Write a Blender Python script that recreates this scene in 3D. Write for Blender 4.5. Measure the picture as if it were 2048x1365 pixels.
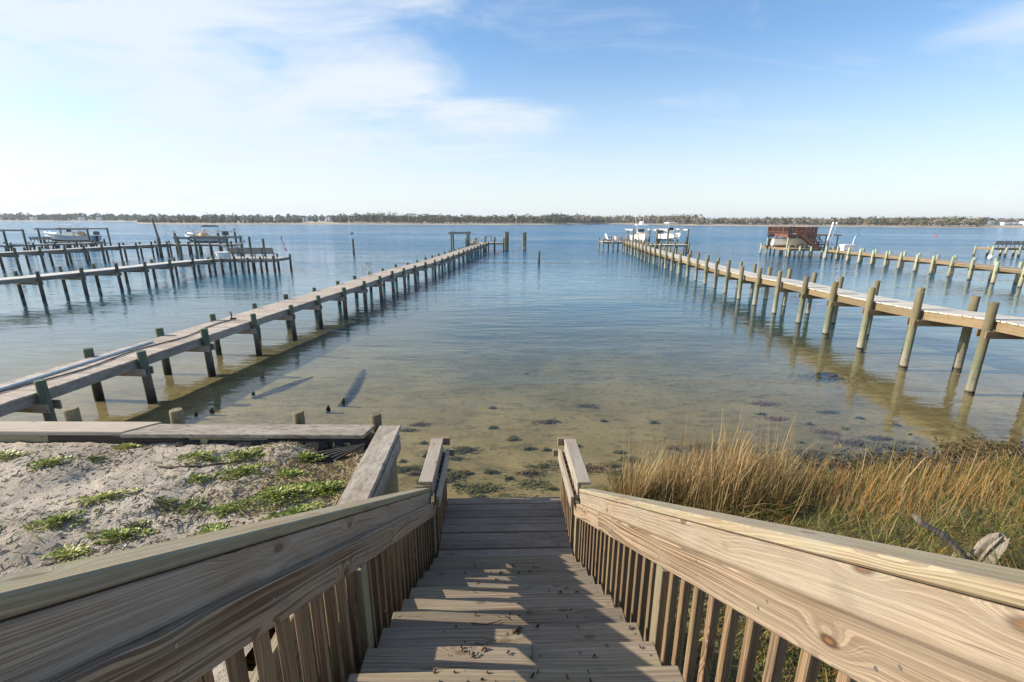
import bpy, bmesh, math, random
import numpy as np
from mathutils import Vector, Matrix, noise as mnoise

for o in list(bpy.data.objects):
    bpy.data.objects.remove(o)
scene = bpy.context.scene
C = scene.collection
rnd = random.Random(11)
nrs = np.random.RandomState(5)
rad = math.radians

# ------------------------------------------------------------------ camera, sky, sun, exposure
CAM_H = 4.2
cam_data = bpy.data.cameras.new('camera')
cam_data.sensor_width = 36.0
cam_data.lens = 910.0 / 2048.0 * 36.0
cam_data.clip_start = 0.05
cam_data.clip_end = 9000.0
cam = bpy.data.objects.new('camera', cam_data)
C.objects.link(cam)
cam.matrix_world = (Matrix.Translation((0, 0, CAM_H)) @ Matrix.Rotation(rad(90 - 14.892), 4, 'X')
                    @ Matrix.Rotation(0.0039, 4, 'Z'))
scene.camera = cam

SUN_EL, SUN_AZ = rad(28.6), rad(3.0)            # from the left, a little ahead of the camera
to_sun = Vector((-math.cos(SUN_EL) * math.cos(SUN_AZ), math.cos(SUN_EL) * math.sin(SUN_AZ), math.sin(SUN_EL)))

world = bpy.data.worlds.new('World')
scene.world = world
world.use_nodes = True
wn, wl = world.node_tree.nodes, world.node_tree.links
wn.clear()


def N(nt, typ, **kw):
    n = nt.nodes.new(typ)
    for k, v in kw.items():
        if k == 'ins':
            for i, val in v.items():
                n.inputs[i].default_value = val
        else:
            setattr(n, k, v)
    return n


def build_world():
    nt = world.node_tree
    L = nt.links.new
    sky = N(nt, 'ShaderNodeTexSky', sky_type='NISHITA', sun_disc=False)
    sky.sun_elevation = SUN_EL
    sky.sun_rotation = math.atan2(to_sun.x, to_sun.y)
    sky.air_density = 1.0
    sky.dust_density = 0.6
    sky.ozone_density = 2.2
    tc = N(nt, 'ShaderNodeTexCoord')
    sep = N(nt, 'ShaderNodeSeparateXYZ')
    L(tc.outputs['Generated'], sep.inputs[0])
    # wispy high cloud on a flat layer: direction projected on a plane overhead
    zz = N(nt, 'ShaderNodeMath', operation='ADD', ins={1: 0.16})
    L(sep.outputs['Z'], zz.inputs[0])
    zc = N(nt, 'ShaderNodeMath', operation='MAXIMUM', ins={1: 0.05})
    L(zz.outputs[0], zc.inputs[0])
    px = N(nt, 'ShaderNodeMath', operation='DIVIDE')
    py = N(nt, 'ShaderNodeMath', operation='DIVIDE')
    L(sep.outputs['X'], px.inputs[0]); L(zc.outputs[0], px.inputs[1])
    L(sep.outputs['Y'], py.inputs[0]); L(zc.outputs[0], py.inputs[1])
    cmb = N(nt, 'ShaderNodeCombineXYZ')
    L(px.outputs[0], cmb.inputs[0]); L(py.outputs[0], cmb.inputs[1])
    mp = N(nt, 'ShaderNodeMapping')
    mp.inputs['Rotation'].default_value = (0, 0, rad(-28))
    mp.inputs['Scale'].default_value = (0.85, 1.25, 1)
    mp.inputs['Location'].default_value = (3.1, 1.4, 0)
    L(cmb.outputs[0], mp.inputs[0])
    n1 = N(nt, 'ShaderNodeTexNoise', ins={'Scale': 1.5, 'Detail': 10.0, 'Roughness': 0.60, 'Distortion': 0.75})
    L(mp.outputs[0], n1.inputs['Vector'])
    # the cloud sheet thickens towards the sun's side
    side = N(nt, 'ShaderNodeMapRange', interpolation_type='SMOOTHSTEP',
             ins={'From Min': -1.0, 'From Max': 1.15, 'To Min': 0.13, 'To Max': -0.10})
    L(px.outputs[0], side.inputs['Value'])
    bias = side.outputs[0]
    for cx, cy, rad_, amp in ((-1.45, 1.85, 0.62, 0.20), (-0.58, 2.38, 0.36, 0.27), (-0.15, 2.95, 0.36, 0.17), (1.68, 1.55, 0.34, 0.34), (-1.6, 3.0, 0.8, 0.14), (0.4, -2.2, 1.1, 0.2), (-3.2, 0.2, 1.5, 0.18)):
        cc = N(nt, 'ShaderNodeCombineXYZ', ins={0: cx, 1: cy})
        ds_ = N(nt, 'ShaderNodeVectorMath', operation='DISTANCE')
        L(cmb.outputs[0], ds_.inputs[0]); L(cc.outputs[0], ds_.inputs[1])
        q = N(nt, 'ShaderNodeMapRange', interpolation_type='SMOOTHERSTEP', ins={'From Min': 0.0, 'From Max': rad_ * 1.7, 'To Min': amp, 'To Max': 0.0})
        L(ds_.outputs['Value'], q.inputs['Value'])
        sm = N(nt, 'ShaderNodeMath', operation='ADD')
        L(bias, sm.inputs[0]); L(q.outputs[0], sm.inputs[1])
        bias = sm.outputs[0]
    ad = N(nt, 'ShaderNodeMath', operation='ADD')
    L(n1.outputs['Fac'], ad.inputs[0]); L(bias, ad.inputs[1])
    ramp = N(nt, 'ShaderNodeMapRange', interpolation_type='SMOOTHSTEP',
             ins={'From Min': 0.46, 'From Max': 0.92, 'To Min': 0.16, 'To Max': 0.90})
    L(ad.outputs[0], ramp.inputs['Value'])
    # pale veil over the whole horizon
    hz = N(nt, 'ShaderNodeMapRange', interpolation_type='SMOOTHSTEP',
           ins={'From Min': -0.04, 'From Max': 0.34, 'To Min': 0.82, 'To Max': 0.0})
    L(sep.outputs['Z'], hz.inputs['Value'])
    # thin streaks of cirrus across the whole sky
    mp2 = N(nt, 'ShaderNodeMapping')
    mp2.inputs['Rotation'].default_value = (0, 0, rad(38))
    mp2.inputs['Scale'].default_value = (0.45, 2.6, 1)
    L(cmb.outputs[0], mp2.inputs[0])
    n2 = N(nt, 'ShaderNodeTexNoise', ins={'Scale': 1.1, 'Detail': 7.0, 'Roughness': 0.6, 'Distortion': 0.5})
    L(mp2.outputs[0], n2.inputs['Vector'])
    wis = N(nt, 'ShaderNodeMapRange', interpolation_type='SMOOTHSTEP', ins={'From Min': 0.52, 'From Max': 0.80, 'To Min': 0.0, 'To Max': 0.45})
    L(n2.outputs['Fac'], wis.inputs['Value'])
    mw = N(nt, 'ShaderNodeMath', operation='ADD', use_clamp=True)
    L(ramp.outputs[0], mw.inputs[0]); L(wis.outputs[0], mw.inputs[1])
    # screen the veil over the clouds
    iv1 = N(nt, 'ShaderNodeMath', operation='SUBTRACT', ins={0: 1.0}); L(mw.outputs[0], iv1.inputs[1])
    iv2 = N(nt, 'ShaderNodeMath', operation='SUBTRACT', ins={0: 1.0}); L(hz.outputs[0], iv2.inputs[1])
    im = N(nt, 'ShaderNodeMath', operation='MULTIPLY'); L(iv1.outputs[0], im.inputs[0]); L(iv2.outputs[0], im.inputs[1])
    mx = N(nt, 'ShaderNodeMath', operation='SUBTRACT', ins={0: 1.0}); L(im.outputs[0], mx.inputs[1])
    b1 = N(nt, 'ShaderNodeBackground', ins={'Strength': 0.125})
    gm = N(nt, 'ShaderNodeHueSaturation', ins={'Saturation': 1.36, 'Value': 1.0})
    L(sky.outputs[0], gm.inputs['Color'])
    L(gm.outputs[0], b1.inputs['Color'])
    b2 = N(nt, 'ShaderNodeBackground', ins={'Color': (0.87, 0.935, 1.0, 1), 'Strength': 0.61})
    ms = N(nt, 'ShaderNodeMixShader')
    L(mx.outputs[0], ms.inputs[0]); L(b1.outputs[0], ms.inputs[1]); L(b2.outputs[0], ms.inputs[2])
    out = N(nt, 'ShaderNodeOutputWorld')
    L(ms.outputs[0], out.inputs[0])


build_world()

sun_data = bpy.data.lights.new('sun', 'SUN')
sun_data.energy = 5.0
sun_data.angle = rad(0.53)
sun_data.color = (1.0, 0.90, 0.74)
sun = bpy.data.objects.new('sun', sun_data)
C.objects.link(sun)
sun.rotation_euler = to_sun.to_track_quat('Z', 'Y').to_euler()

vs = scene.view_settings
vs.view_transform = 'Standard'
vs.look = 'None'
vs.exposure = 0.72
vs.gamma = 1.0
vs.use_curve_mapping = False
scene.render.engine = 'CYCLES'
scene.cycles.transparent_max_bounces = 16


# ------------------------------------------------------------------ helpers
def tag(o, label=None, cat=None, group=None, kind=None):
    if label: o['label'] = label
    if cat: o['category'] = cat
    if group: o['group'] = group
    if kind: o['kind'] = kind
    return o


def empty(name, loc, label, cat, group=None):
    o = bpy.data.objects.new(name, None)
    o.empty_display_size = 0.2
    C.objects.link(o)
    o.location = loc
    return tag(o, label, cat, group)


def wloc(o):
    v = Vector((0, 0, 0))
    while o is not None:
        v = v + o.location
        o = o.parent
    return v


def link(name, me, parent=None, loc=(0, 0, 0), rot=None):
    """mesh object at a WORLD place; parents only ever carry a translation (or a board's own matrix is avoided)"""
    o = bpy.data.objects.new(name, me)
    C.objects.link(o)
    m = Matrix.Translation(Vector(loc))
    if rot is not None:
        m = m @ rot.to_4x4()
    if parent is not None:
        o.parent = parent
        m = Matrix.Translation(-wloc(parent)) @ m if parent.type == 'EMPTY' else parent_mat(parent).inverted() @ m
    o.matrix_basis = m
    return o


def parent_mat(o):
    m = o.matrix_basis.copy()
    p = o.parent
    while p is not None:
        m = p.matrix_basis @ m if p.type != 'EMPTY' else Matrix.Translation(p.location) @ m
        p = p.parent
    return m


_box = {}


def box_mesh(l, w, h, mat, bev=0.004):
    key = (round(l, 3), round(w, 4), round(h, 4), mat.name if mat else '', bev)
    if key in _box:
        return _box[key]
    bm = bmesh.new()
    bmesh.ops.create_cube(bm, size=1.0)
    for v in bm.verts:
        v.co = Vector((v.co.x * l, v.co.y * w, v.co.z * h))
    if bev > 0:
        bmesh.ops.bevel(bm, geom=list(bm.edges), offset=min(bev, 0.3 * min(l, w, h)), segments=1, affect='EDGES')
    me = bpy.data.meshes.new('box')
    bm.to_mesh(me)
    bm.free()
    if mat: me.materials.append(mat)
    _box[key] = me
    return me


def basis(d, up=Vector((0, 0, 1))):
    x = Vector(d).normalized()
    if abs(x.dot(up)) > 0.995:
        up = Vector((0, 1, 0))
    y = up.cross(x).normalized()
    z = x.cross(y).normalized()
    return Matrix((x, y, z)).transposed()


def beam(name, parent, p0, p1, w, h, mat, up=Vector((0, 0, 1)), bev=0.004):
    p0, p1 = Vector(p0), Vector(p1)
    d = p1 - p0
    return link(name, box_mesh(d.length, w, h, mat, bev), parent, (p0 + p1) / 2, basis(d, up))


class MB:
    """collects simple shapes into one mesh"""
    def __init__(s):
        s.v, s.f, s.m = [], [], []

    def box(s, c, size, rot=None, mi=0):
        c = Vector(c); hx, hy, hz = size[0] / 2, size[1] / 2, size[2] / 2
        n = len(s.v)
        for x, y, z in ((-hx, -hy, -hz), (hx, -hy, -hz), (hx, hy, -hz), (-hx, hy, -hz), (-hx, -hy, hz), (hx, -hy, hz), (hx, hy, hz), (-hx, hy, hz)):
            p = Vector((x, y, z))
            if rot is not None: p = rot @ p
            s.v.append(tuple(c + p))
        for f in ((3, 2, 1, 0), (4, 5, 6, 7), (0, 1, 5, 4), (1, 2, 6, 5), (2, 3, 7, 6), (3, 0, 4, 7)):
            s.f.append(tuple(n + i for i in f)); s.m.append(mi)

    def bar(s, p0, p1, w, h, mi=0):
        p0, p1 = Vector(p0), Vector(p1)
        s.box((p0 + p1) / 2, ((p1 - p0).length, w, h), basis(p1 - p0), mi)

    def tube(s, pts, r, n=6, mi=0, cap=True):
        rings = []
        pts = [Vector(p) for p in pts]
        for i, p in enumerate(pts):
            d = (pts[min(i + 1, len(pts) - 1)] - pts[max(i - 1, 0)])
            B = basis(d)
            rr = r[i] if isinstance(r, (list, tuple)) else r
            k = len(s.v)
            for j in range(n):
                a = 2 * math.pi * j / n
                s.v.append(tuple(p + B @ Vector((0, math.cos(a) * rr, math.sin(a) * rr))))
            rings.append(k)
        for a, b in zip(rings, rings[1:]):
            for j in range(n):
                s.f.append((a + j, a + (j + 1) % n, b + (j + 1) % n, b + j)); s.m.append(mi)
        if cap:
            s.f.append(tuple(rings[0] + j for j in reversed(range(n)))); s.m.append(mi)
            s.f.append(tuple(rings[-1] + j for j in range(n))); s.m.append(mi)

    def poly(s, pts, mi=0):
        n = len(s.v)
        s.v += [tuple(p) for p in pts]
        s.f.append(tuple(range(n, n + len(pts)))); s.m.append(mi)

    def build(s, name, mats, parent=None, loc=(0, 0, 0), rot=None, smooth=False, local=False):
        me = bpy.data.meshes.new(name)
        me.from_pydata(s.v, [], s.f)
        for m in (mats if isinstance(mats, (list, tuple)) else [mats]):
            me.materials.append(m)
        me.polygons.foreach_set('material_index', s.m)
        if smooth:
            me.polygons.foreach_set('use_smooth', [True] * len(s.f))
        me.update()
        return link(name, me, parent, loc, rot)


def mesh_np(name, v, faces, mat, cols=None, smooth=False, parent=None, loc=(0, 0, 0)):
    me = bpy.data.meshes.new(name)
    me.from_pydata(v.tolist() if isinstance(v, np.ndarray) else v, [], faces)
    me.materials.append(mat)
    if cols is not None:
        at = me.color_attributes.new('Col', 'FLOAT_COLOR', 'POINT')
        c4 = np.ones((len(cols), 4), dtype=np.float32)
        c4[:, :3] = cols
        at.data.foreach_set('color', c4.ravel())
    if smooth:
        me.polygons.foreach_set('use_smooth', [True] * len(me.polygons))
    me.update()
    return link(name, me, parent, loc)


# ------------------------------------------------------------------ materials
def new_mat(name):
    m = bpy.data.materials.new(name)
    m.use_nodes = True
    nt = m.node_tree
    nt.nodes.clear()
    out = N(nt, 'ShaderNodeOutputMaterial')
    bs = N(nt, 'ShaderNodeBsdfPrincipled')
    nt.links.new(bs.outputs[0], out.inputs[0])
    return m, nt, bs, out


def mixc(nt, fac, a, b, blend='MIX'):
    n = N(nt, 'ShaderNodeMix', data_type='RGBA', blend_type=blend)
    for sock, val in ((0, fac), (6, a), (7, b)):
        if hasattr(val, 'is_linked') or isinstance(val, bpy.types.NodeSocket):
            nt.links.new(val, n.inputs[sock])
        elif sock == 0:
            n.inputs[0].default_value = val
        else:
            n.inputs[sock].default_value = (*val, 1) if len(val) == 3 else val
    return n.outputs[2]


def mth(nt, op, a, b=None, c=None):
    n = N(nt, 'ShaderNodeMath', operation=op)
    for i, val in enumerate((a, b, c)):
        if val is None: continue
        if isinstance(val, bpy.types.NodeSocket): nt.links.new(val, n.inputs[i])
        else: n.inputs[i].default_value = val
    return n.outputs[0]


def rng(nt, v, a, b, c=0.0, d=1.0, smooth=True):
    n = N(nt, 'ShaderNodeMapRange', interpolation_type='SMOOTHSTEP' if smooth else 'LINEAR',
          ins={'From Min': a, 'From Max': b, 'To Min': c, 'To Max': d})
    nt.links.new(v, n.inputs['Value'])
    return n.outputs[0]


def noise(nt, vec, scale, detail=4.0, rough=0.55, dist=0.0, sc=None):
    if sc is not None:
        mp = N(nt, 'ShaderNodeMapping')
        mp.inputs['Scale'].default_value = sc
        nt.links.new(vec, mp.inputs[0])
        vec = mp.outputs[0]
    n = N(nt, 'ShaderNodeTexNoise', ins={'Scale': scale, 'Detail': detail, 'Roughness': rough, 'Distortion': dist})
    nt.links.new(vec, n.inputs['Vector'])
    return n.outputs['Fac']


def bump(nt, bs, h, strength=0.3, dist=0.01):
    b = N(nt, 'ShaderNodeBump', ins={'Strength': strength, 'Distance': dist})
    nt.links.new(h, b.inputs['Height'])
    nt.links.new(b.outputs[0], bs.inputs['Normal'])
    return b


def plain(name, col, rough=0.6, var=0.12, scale=4.0, metal=0.0, bumpy=0.0):
    m, nt, bs, out = new_mat(name)
    tc = N(nt, 'ShaderNodeTexCoord')
    f = noise(nt, tc.outputs['Object'], scale, 5)
    lo = tuple(max(0, c * (1 - 2.2 * var)) for c in col)
    hi = tuple(min(1, c * (1 + 1.2 * var)) for c in col)
    nt.links.new(mixc(nt, rng(nt, f, 0.3, 0.7), lo, hi), bs.inputs['Base Color'])
    bs.inputs['Roughness'].default_value = rough
    bs.inputs['Metallic'].default_value = metal
    if bumpy: bump(nt, bs, f, bumpy, 0.01)
    return m


def wood(name, light, dark, weather, wamt=0.4, green=None, gamt=0.0, freq=95.0, rough=0.72, knots=0.6, contrast=0.8, blotch=None, bamt=0.0):
    """sawn board: growth rings cut along local X, knots, fibres, weathering"""
    m, nt, bs, out = new_mat(name)
    L = nt.links.new
    tc = N(nt, 'ShaderNodeTexCoord')
    oi = N(nt, 'ShaderNodeObjectInfo')
    off = N(nt, 'ShaderNodeVectorMath', operation='SCALE')
    cb = N(nt, 'ShaderNodeCombineXYZ', ins={0: 17.0, 1: 3.1, 2: 5.3})
    L(cb.outputs[0], off.inputs[0]); L(oi.outputs['Random'], off.inputs['Scale'])
    co = N(nt, 'ShaderNodeVectorMath', operation='ADD')
    L(tc.outputs['Object'], co.inputs[0]); L(off.outputs[0], co.inputs[1])
    P = co.outputs[0]
    # knots: sparse cells
    spk = N(nt, 'ShaderNodeSeparateXYZ'); L(P, spk.inputs[0])
    ck = N(nt, 'ShaderNodeCombineXYZ')
    L(mth(nt, 'MULTIPLY', spk.outputs['X'], 2.6), ck.inputs[0])
    L(mth(nt, 'MULTIPLY', mth(nt, 'ADD', spk.outputs['Y'], spk.outputs['Z']), 6.5), ck.inputs[1])
    vk = N(nt, 'ShaderNodeTexVoronoi', voronoi_dimensions='2D', ins={'Scale': 1.0, 'Randomness': 1.0})
    L(ck.outputs[0], vk.inputs['Vector'])
    kd = vk.outputs['Distance']
    ks = rng(nt, kd, 0.0, 0.42, 1.0, 0.0)
    sepc = N(nt, 'ShaderNodeSeparateColor'); L(vk.outputs['Color'], sepc.inputs[0])
    gate = rng(nt, sepc.outputs[0], 0.60, 0.66, 0.0, knots)
    ks = mth(nt, 'MULTIPLY', ks, gate)
    # rings
    sp = N(nt, 'ShaderNodeSeparateXYZ'); L(P, sp.inputs[0])
    wob = noise(nt, P, 1.0, 2.0, 0.5, 0.0, (0.38, 3.0, 3.0))
    wob2 = noise(nt, P, 1.0, 3.0, 0.5, 0.0, (2.0, 14.0, 14.0))
    yy = mth(nt, 'ADD', sp.outputs['Y'], mth(nt, 'MULTIPLY', sp.outputs['Z'], 0.8))
    r = mth(nt, 'ADD', yy, mth(nt, 'MULTIPLY', wob, 0.17))
    r = mth(nt, 'ADD', r, mth(nt, 'MULTIPLY', wob2, 0.014))
    r = mth(nt, 'ADD', r, mth(nt, 'MULTIPLY', ks, 0.055))
    cr = N(nt, 'ShaderNodeCombineXYZ')
    L(mth(nt, 'MULTIPLY', sp.outputs['X'], 0.35), cr.inputs[0]); L(mth(nt, 'MULTIPLY', r, freq * 1.9), cr.inputs[1])
    ring = noise(nt, cr.outputs[0], 1.0, 3.5, 0.62)
    ring = rng(nt, ring, 0.43, 0.55)
    broad = noise(nt, P, 1.0, 3.0, 0.5, 0.0, (0.7, 6.0, 6.0))
    ring = mth(nt, 'MULTIPLY', ring, rng(nt, broad, 0.3, 0.65, 0.55, 1.1))
    fib = noise(nt, P, 1.0, 4.0, 0.65, 0.0, (5.0, 170.0, 170.0))
    blot = noise(nt, P, 1.0, 4.0, 0.6, 0.4, (1.6, 4.0, 4.0))
    col = mixc(nt, mth(nt, 'MULTIPLY', ring, contrast), light, dark)
    wet = mth(nt, 'MULTIPLY', rng(nt, blot, 0.32, 0.68), wamt)
    col = mixc(nt, wet, col, weather)
    if green:
        g = noise(nt, P, 1.0, 3.0, 0.6, 0.3, (0.8, 9.0, 9.0))
        col = mixc(nt, mth(nt, 'MULTIPLY', rng(nt, g, 0.45, 0.7), gamt), col, green)
    if blotch:
        g = noise(nt, P, 1.0, 8.0, 0.74, 0.5, (7.0, 16.0, 16.0))
        col = mixc(nt, mth(nt, 'MULTIPLY', rng(nt, g, 0.40, 0.68), bamt), col, blotch)
    col = mixc(nt, mth(nt, 'MULTIPLY', rng(nt, fib, 0.45, 0.85), 0.45), col, tuple(c * 0.35 for c in dark))
    crk = noise(nt, P, 1.0, 2.0, 0.5, 0.15, (1.1, 42.0, 42.0))
    col = mixc(nt, mth(nt, 'MULTIPLY', rng(nt, crk, 0.70, 0.735), 0.75), col, tuple(c * 0.18 for c in dark))
    stn = noise(nt, P, 1.0, 6.0, 0.66, 0.6, (3.0, 9.0, 9.0))
    col = mixc(nt, mth(nt, 'MULTIPLY', rng(nt, stn, 0.54, 0.72), 0.42), col, tuple(0.42 * c + 0.02 for c in weather))
    kk = mth(nt, 'MULTIPLY', rng(nt, kd, 0.05, 0.13, 1.0, 0.0), gate)
    col = mixc(nt, kk, col, tuple(c * 0.55 for c in dark))
    kc = mth(nt, 'MULTIPLY', rng(nt, kd, 0.02, 0.07, 1.0, 0.0), gate)
    col = mixc(nt, mth(nt, 'MULTIPLY', kc, 0.7), col, (0.26, 0.13, 0.055))
    hv = N(nt, 'ShaderNodeHueSaturation')
    L(col, hv.inputs['Color'])
    L(rng(nt, oi.outputs['Random'], 0, 1, 0.66, 0.97, False), hv.inputs['Value'])
    L(hv.outputs[0], bs.inputs['Base Color'])
    bs.inputs['Roughness'].default_value = rough
    bs.inputs['Specular IOR Level'].default_value = 0.3
    hh = mth(nt, 'SUBTRACT', mth(nt, 'MULTIPLY', fib, -0.9), mth(nt, 'MULTIPLY', ring, 0.35))
    bump(nt, bs, hh, 0.55, 0.004)
    return m


def pile_mat(name, top, mid, base, zt, zb, wet=(0.03, 0.025, 0.018), wz=0.12):
    """treated round pile: colour bands by height above the water (stain, barnacles, wet foot)"""
    m, nt, bs, out = new_mat(name)
    L = nt.links.new
    tc = N(nt, 'ShaderNodeTexCoord')
    oi = N(nt, 'ShaderNodeObjectInfo')
    off = N(nt, 'ShaderNodeVectorMath', operation='SCALE')
    cb = N(nt, 'ShaderNodeCombineXYZ', ins={0: 13.0, 1: 7.0, 2: 0.0})
    L(cb.outputs[0], off.inputs[0]); L(oi.outputs['Random'], off.inputs['Scale'])
    co = N(nt, 'ShaderNodeVectorMath', operation='ADD')
    L(tc.outputs['Object'], co.inputs[0]); L(off.outputs[0], co.inputs[1])
    P = co.outputs[0]
    sp = N(nt, 'ShaderNodeSeparateXYZ'); L(tc.outputs['Object'], sp.inputs[0])
    n1 = noise(nt, P, 1.0, 5.0, 0.6, 0.4, (5.0, 5.0, 1.6))
    streak = noise(nt, P, 1.0, 4.0, 0.65, 0.2, (26.0, 26.0, 1.3))
    zj = mth(nt, 'ADD', sp.outputs['Z'], mth(nt, 'MULTIPLY', mth(nt, 'SUBTRACT', n1, 0.5), 0.7))
    col = mixc(nt, rng(nt, zj, zb, zt), mid, top)
    col = mixc(nt, rng(nt, zj, 0.0, zb * 0.9 + 0.05, 1.0, 0.0), col, base)
    col = mixc(nt, rng(nt, sp.outputs['Z'], wz * 0.3, wz, 1.0, 0.0), col, wet)
    col = mixc(nt, mth(nt, 'MULTIPLY', rng(nt, streak, 0.42, 0.75), 0.55), col, tuple(c * 0.4 for c in mid))
    col = mixc(nt, mth(nt, 'MULTIPLY', rng(nt, n1, 0.50, 0.66), 0.45), col, tuple(0.7 * a_ + 0.3 * b_ for a_, b_ in zip(base, (0.16, 0.12, 0.06))))
    n3 = noise(nt, P, 9.0, 6.0, 0.7, 0.5)
    col = mixc(nt, mth(nt, 'MULTIPLY', rng(nt, n3, 0.52, 0.68), 0.5), col, tuple(c * 0.45 for c in mid))
    chk = noise(nt, P, 1.0, 2.0, 0.5, 0.2, (30.0, 30.0, 0.8))
    col = mixc(nt, mth(nt, 'MULTIPLY', rng(nt, chk, 0.68, 0.72), 0.8), col, tuple(c * 0.15 for c in mid))
    hv = N(nt, 'ShaderNodeHueSaturation')
    L(col, hv.inputs['Color'])
    L(rng(nt, oi.outputs['Random'], 0, 1, 0.78, 1.2, False), hv.inputs['Value'])
    L(hv.outputs[0], bs.inputs['Base Color'])
    bs.inputs['Roughness'].default_value = 0.8
    bs.inputs['Specular IOR Level'].default_value = 0.25
    bump(nt, bs, mth(nt, 'ADD', streak, mth(nt, 'MULTIPLY', n1, 0.8)), 0.6, 0.012)
    return m


def attr_mat(name, rough=0.6, trans=0.0, var=0.25, scale=0.0):
    m, nt, bs, out = new_mat(name)
    at = N(nt, 'ShaderNodeVertexColor', layer_name='Col')
    col = at.outputs['Color']
    if scale:
        tc = N(nt, 'ShaderNodeTexCoord')
        f = noise(nt, tc.outputs['Object'], scale, 4)
        hv = N(nt, 'ShaderNodeHueSaturation')
        nt.links.new(col, hv.inputs['Color'])
        nt.links.new(rng(nt, f, 0.3, 0.7, 1 - var, 1 + var), hv.inputs['Value'])
        col = hv.outputs[0]
    nt.links.new(col, bs.inputs['Base Color'])
    bs.inputs['Roughness'].default_value = rough
    bs.inputs['Specular IOR Level'].default_value = 0.25
    if trans:
        tr = N(nt, 'ShaderNodeBsdfTranslucent')
        nt.links.new(col, tr.inputs['Color'])
        ms = N(nt, 'ShaderNodeMixShader', ins={0: trans})
        nt.links.new(bs.outputs[0], ms.inputs[1]); nt.links.new(tr.outputs[0], ms.inputs[2])
        nt.links.new(ms.outputs[0], out.inputs[0])
    return m


M = {}
M['rail'] = wood('rail_wood', (0.41, 0.305, 0.205), (0.12, 0.068, 0.034), (0.33, 0.28, 0.22), 0.4, (0.30, 0.27, 0.15), 0.2, 62, knots=1.0, contrast=0.95)
M['face'] = wood('face_board_wood', (0.39, 0.31, 0.23), (0.165, 0.105, 0.06), (0.37, 0.325, 0.265), 0.6, (0.30, 0.26, 0.16), 0.15, 85, knots=0.8, contrast=0.75)
M['cap'] = wood('cap_wood', (0.40, 0.32, 0.215), (0.17, 0.11, 0.055), (0.34, 0.315, 0.24), 0.6, (0.31, 0.31, 0.165), 0.55, 75, knots=0.6, contrast=0.7)
M['baluster'] = wood('baluster_wood', (0.34, 0.225, 0.135), (0.12, 0.06, 0.03), (0.20, 0.15, 0.10), 0.5, (0.20, 0.19, 0.08), 0.35, 90)
M['post'] = wood('post_wood', (0.33, 0.27, 0.175), (0.18, 0.135, 0.08), (0.30, 0.27, 0.20), 0.5, (0.24, 0.25, 0.15), 0.35, 80)
M['tread'] = wood('tread_wood', (0.35, 0.275, 0.195), (0.13, 0.085, 0.05), (0.28, 0.24, 0.19), 0.6, (0.30, 0.28, 0.12), 0.3, 75, rough=0.8)
M['landing'] = wood('landing_wood', (0.29, 0.225, 0.165), (0.15, 0.105, 0.07), (0.31, 0.27, 0.22), 0.7, None, 0, 80, rough=0.82, blotch=(0.10, 0.07, 0.05), bamt=0.35)
M['bulkcap'] = wood('bulkhead_cap_wood', (0.46, 0.40, 0.32), (0.30, 0.24, 0.18), (0.52, 0.48, 0.42), 0.6, None, 0, 60, rough=0.85, blotch=(0.17, 0.13, 0.09), bamt=0.75)
M['bulkcap_pale'] = wood('bulkhead_pale_wood', (0.47, 0.40, 0.32), (0.33, 0.26, 0.19), (0.50, 0.45, 0.38), 0.6, None, 0, 60, rough=0.8, contrast=0.4)
M['bulkwood'] = wood('bulkhead_timber', (0.42, 0.38, 0.24), (0.28, 0.22, 0.12), (0.34, 0.33, 0.22), 0.5, (0.26, 0.27, 0.12), 0.6, 60)
M['darkwood'] = wood('tarred_timber', (0.09, 0.07, 0.055), (0.04, 0.03, 0.025), (0.07, 0.06, 0.05), 0.5, None, 0, 60)
M['adeck'] = wood('grey_dock_board', (0.58, 0.50, 0.42), (0.42, 0.33, 0.26), (0.62, 0.57, 0.51), 0.6, None, 0, 60, rough=0.85, blotch=(0.30, 0.20, 0.13), bamt=0.55)
M['astringer'] = wood('grey_stringer', (0.42, 0.38, 0.33), (0.28, 0.23, 0.19), (0.46, 0.43, 0.39), 0.6, None, 0, 60, rough=0.85, blotch=(0.18, 0.11, 0.07), bamt=0.5)
M['rdeck'] = wood('pale_dock_board', (0.66, 0.61, 0.53), (0.52, 0.46, 0.38), (0.68, 0.64, 0.58), 0.6, None, 0, 50, rough=0.75, contrast=0.35)
M['rstringer'] = wood('new_stringer', (0.30, 0.21, 0.12), (0.16, 0.10, 0.045), (0.26, 0.215, 0.14), 0.5, (0.23, 0.22, 0.11), 0.7, 60)
M['rrdeck'] = wood('brown_dock_board', (0.52, 0.38, 0.26), (0.36, 0.24, 0.15), (0.5, 0.42, 0.34), 0.5, None, 0, 50)
M['greydeck'] = wood('silver_dock_wood', (0.62, 0.58, 0.53), (0.46, 0.42, 0.37), (0.66, 0.63, 0.6), 0.5, None, 0, 50, rough=0.85)
M['greybeam'] = wood('weathered_beam', (0.30, 0.26, 0.22), (0.18, 0.15, 0.12), (0.32, 0.29, 0.26), 0.5, None, 0, 50, rough=0.85)
M['red'] = wood('red_stained_wood', (0.27, 0.115, 0.075), (0.16, 0.065, 0.042), (0.24, 0.13, 0.095), 0.5, None, 0, 60, rough=0.7)
M['pile_a'] = pile_mat('dark_green_pile', (0.10, 0.135, 0.095), (0.14, 0.12, 0.09), (0.05, 0.038, 0.028), 0.95, 0.5)
M['pile_r'] = pile_mat('olive_pile', (0.185, 0.155, 0.09), (0.175, 0.19, 0.12), (0.30, 0.27, 0.21), 1.5, 0.75, wz=0.05)
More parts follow.
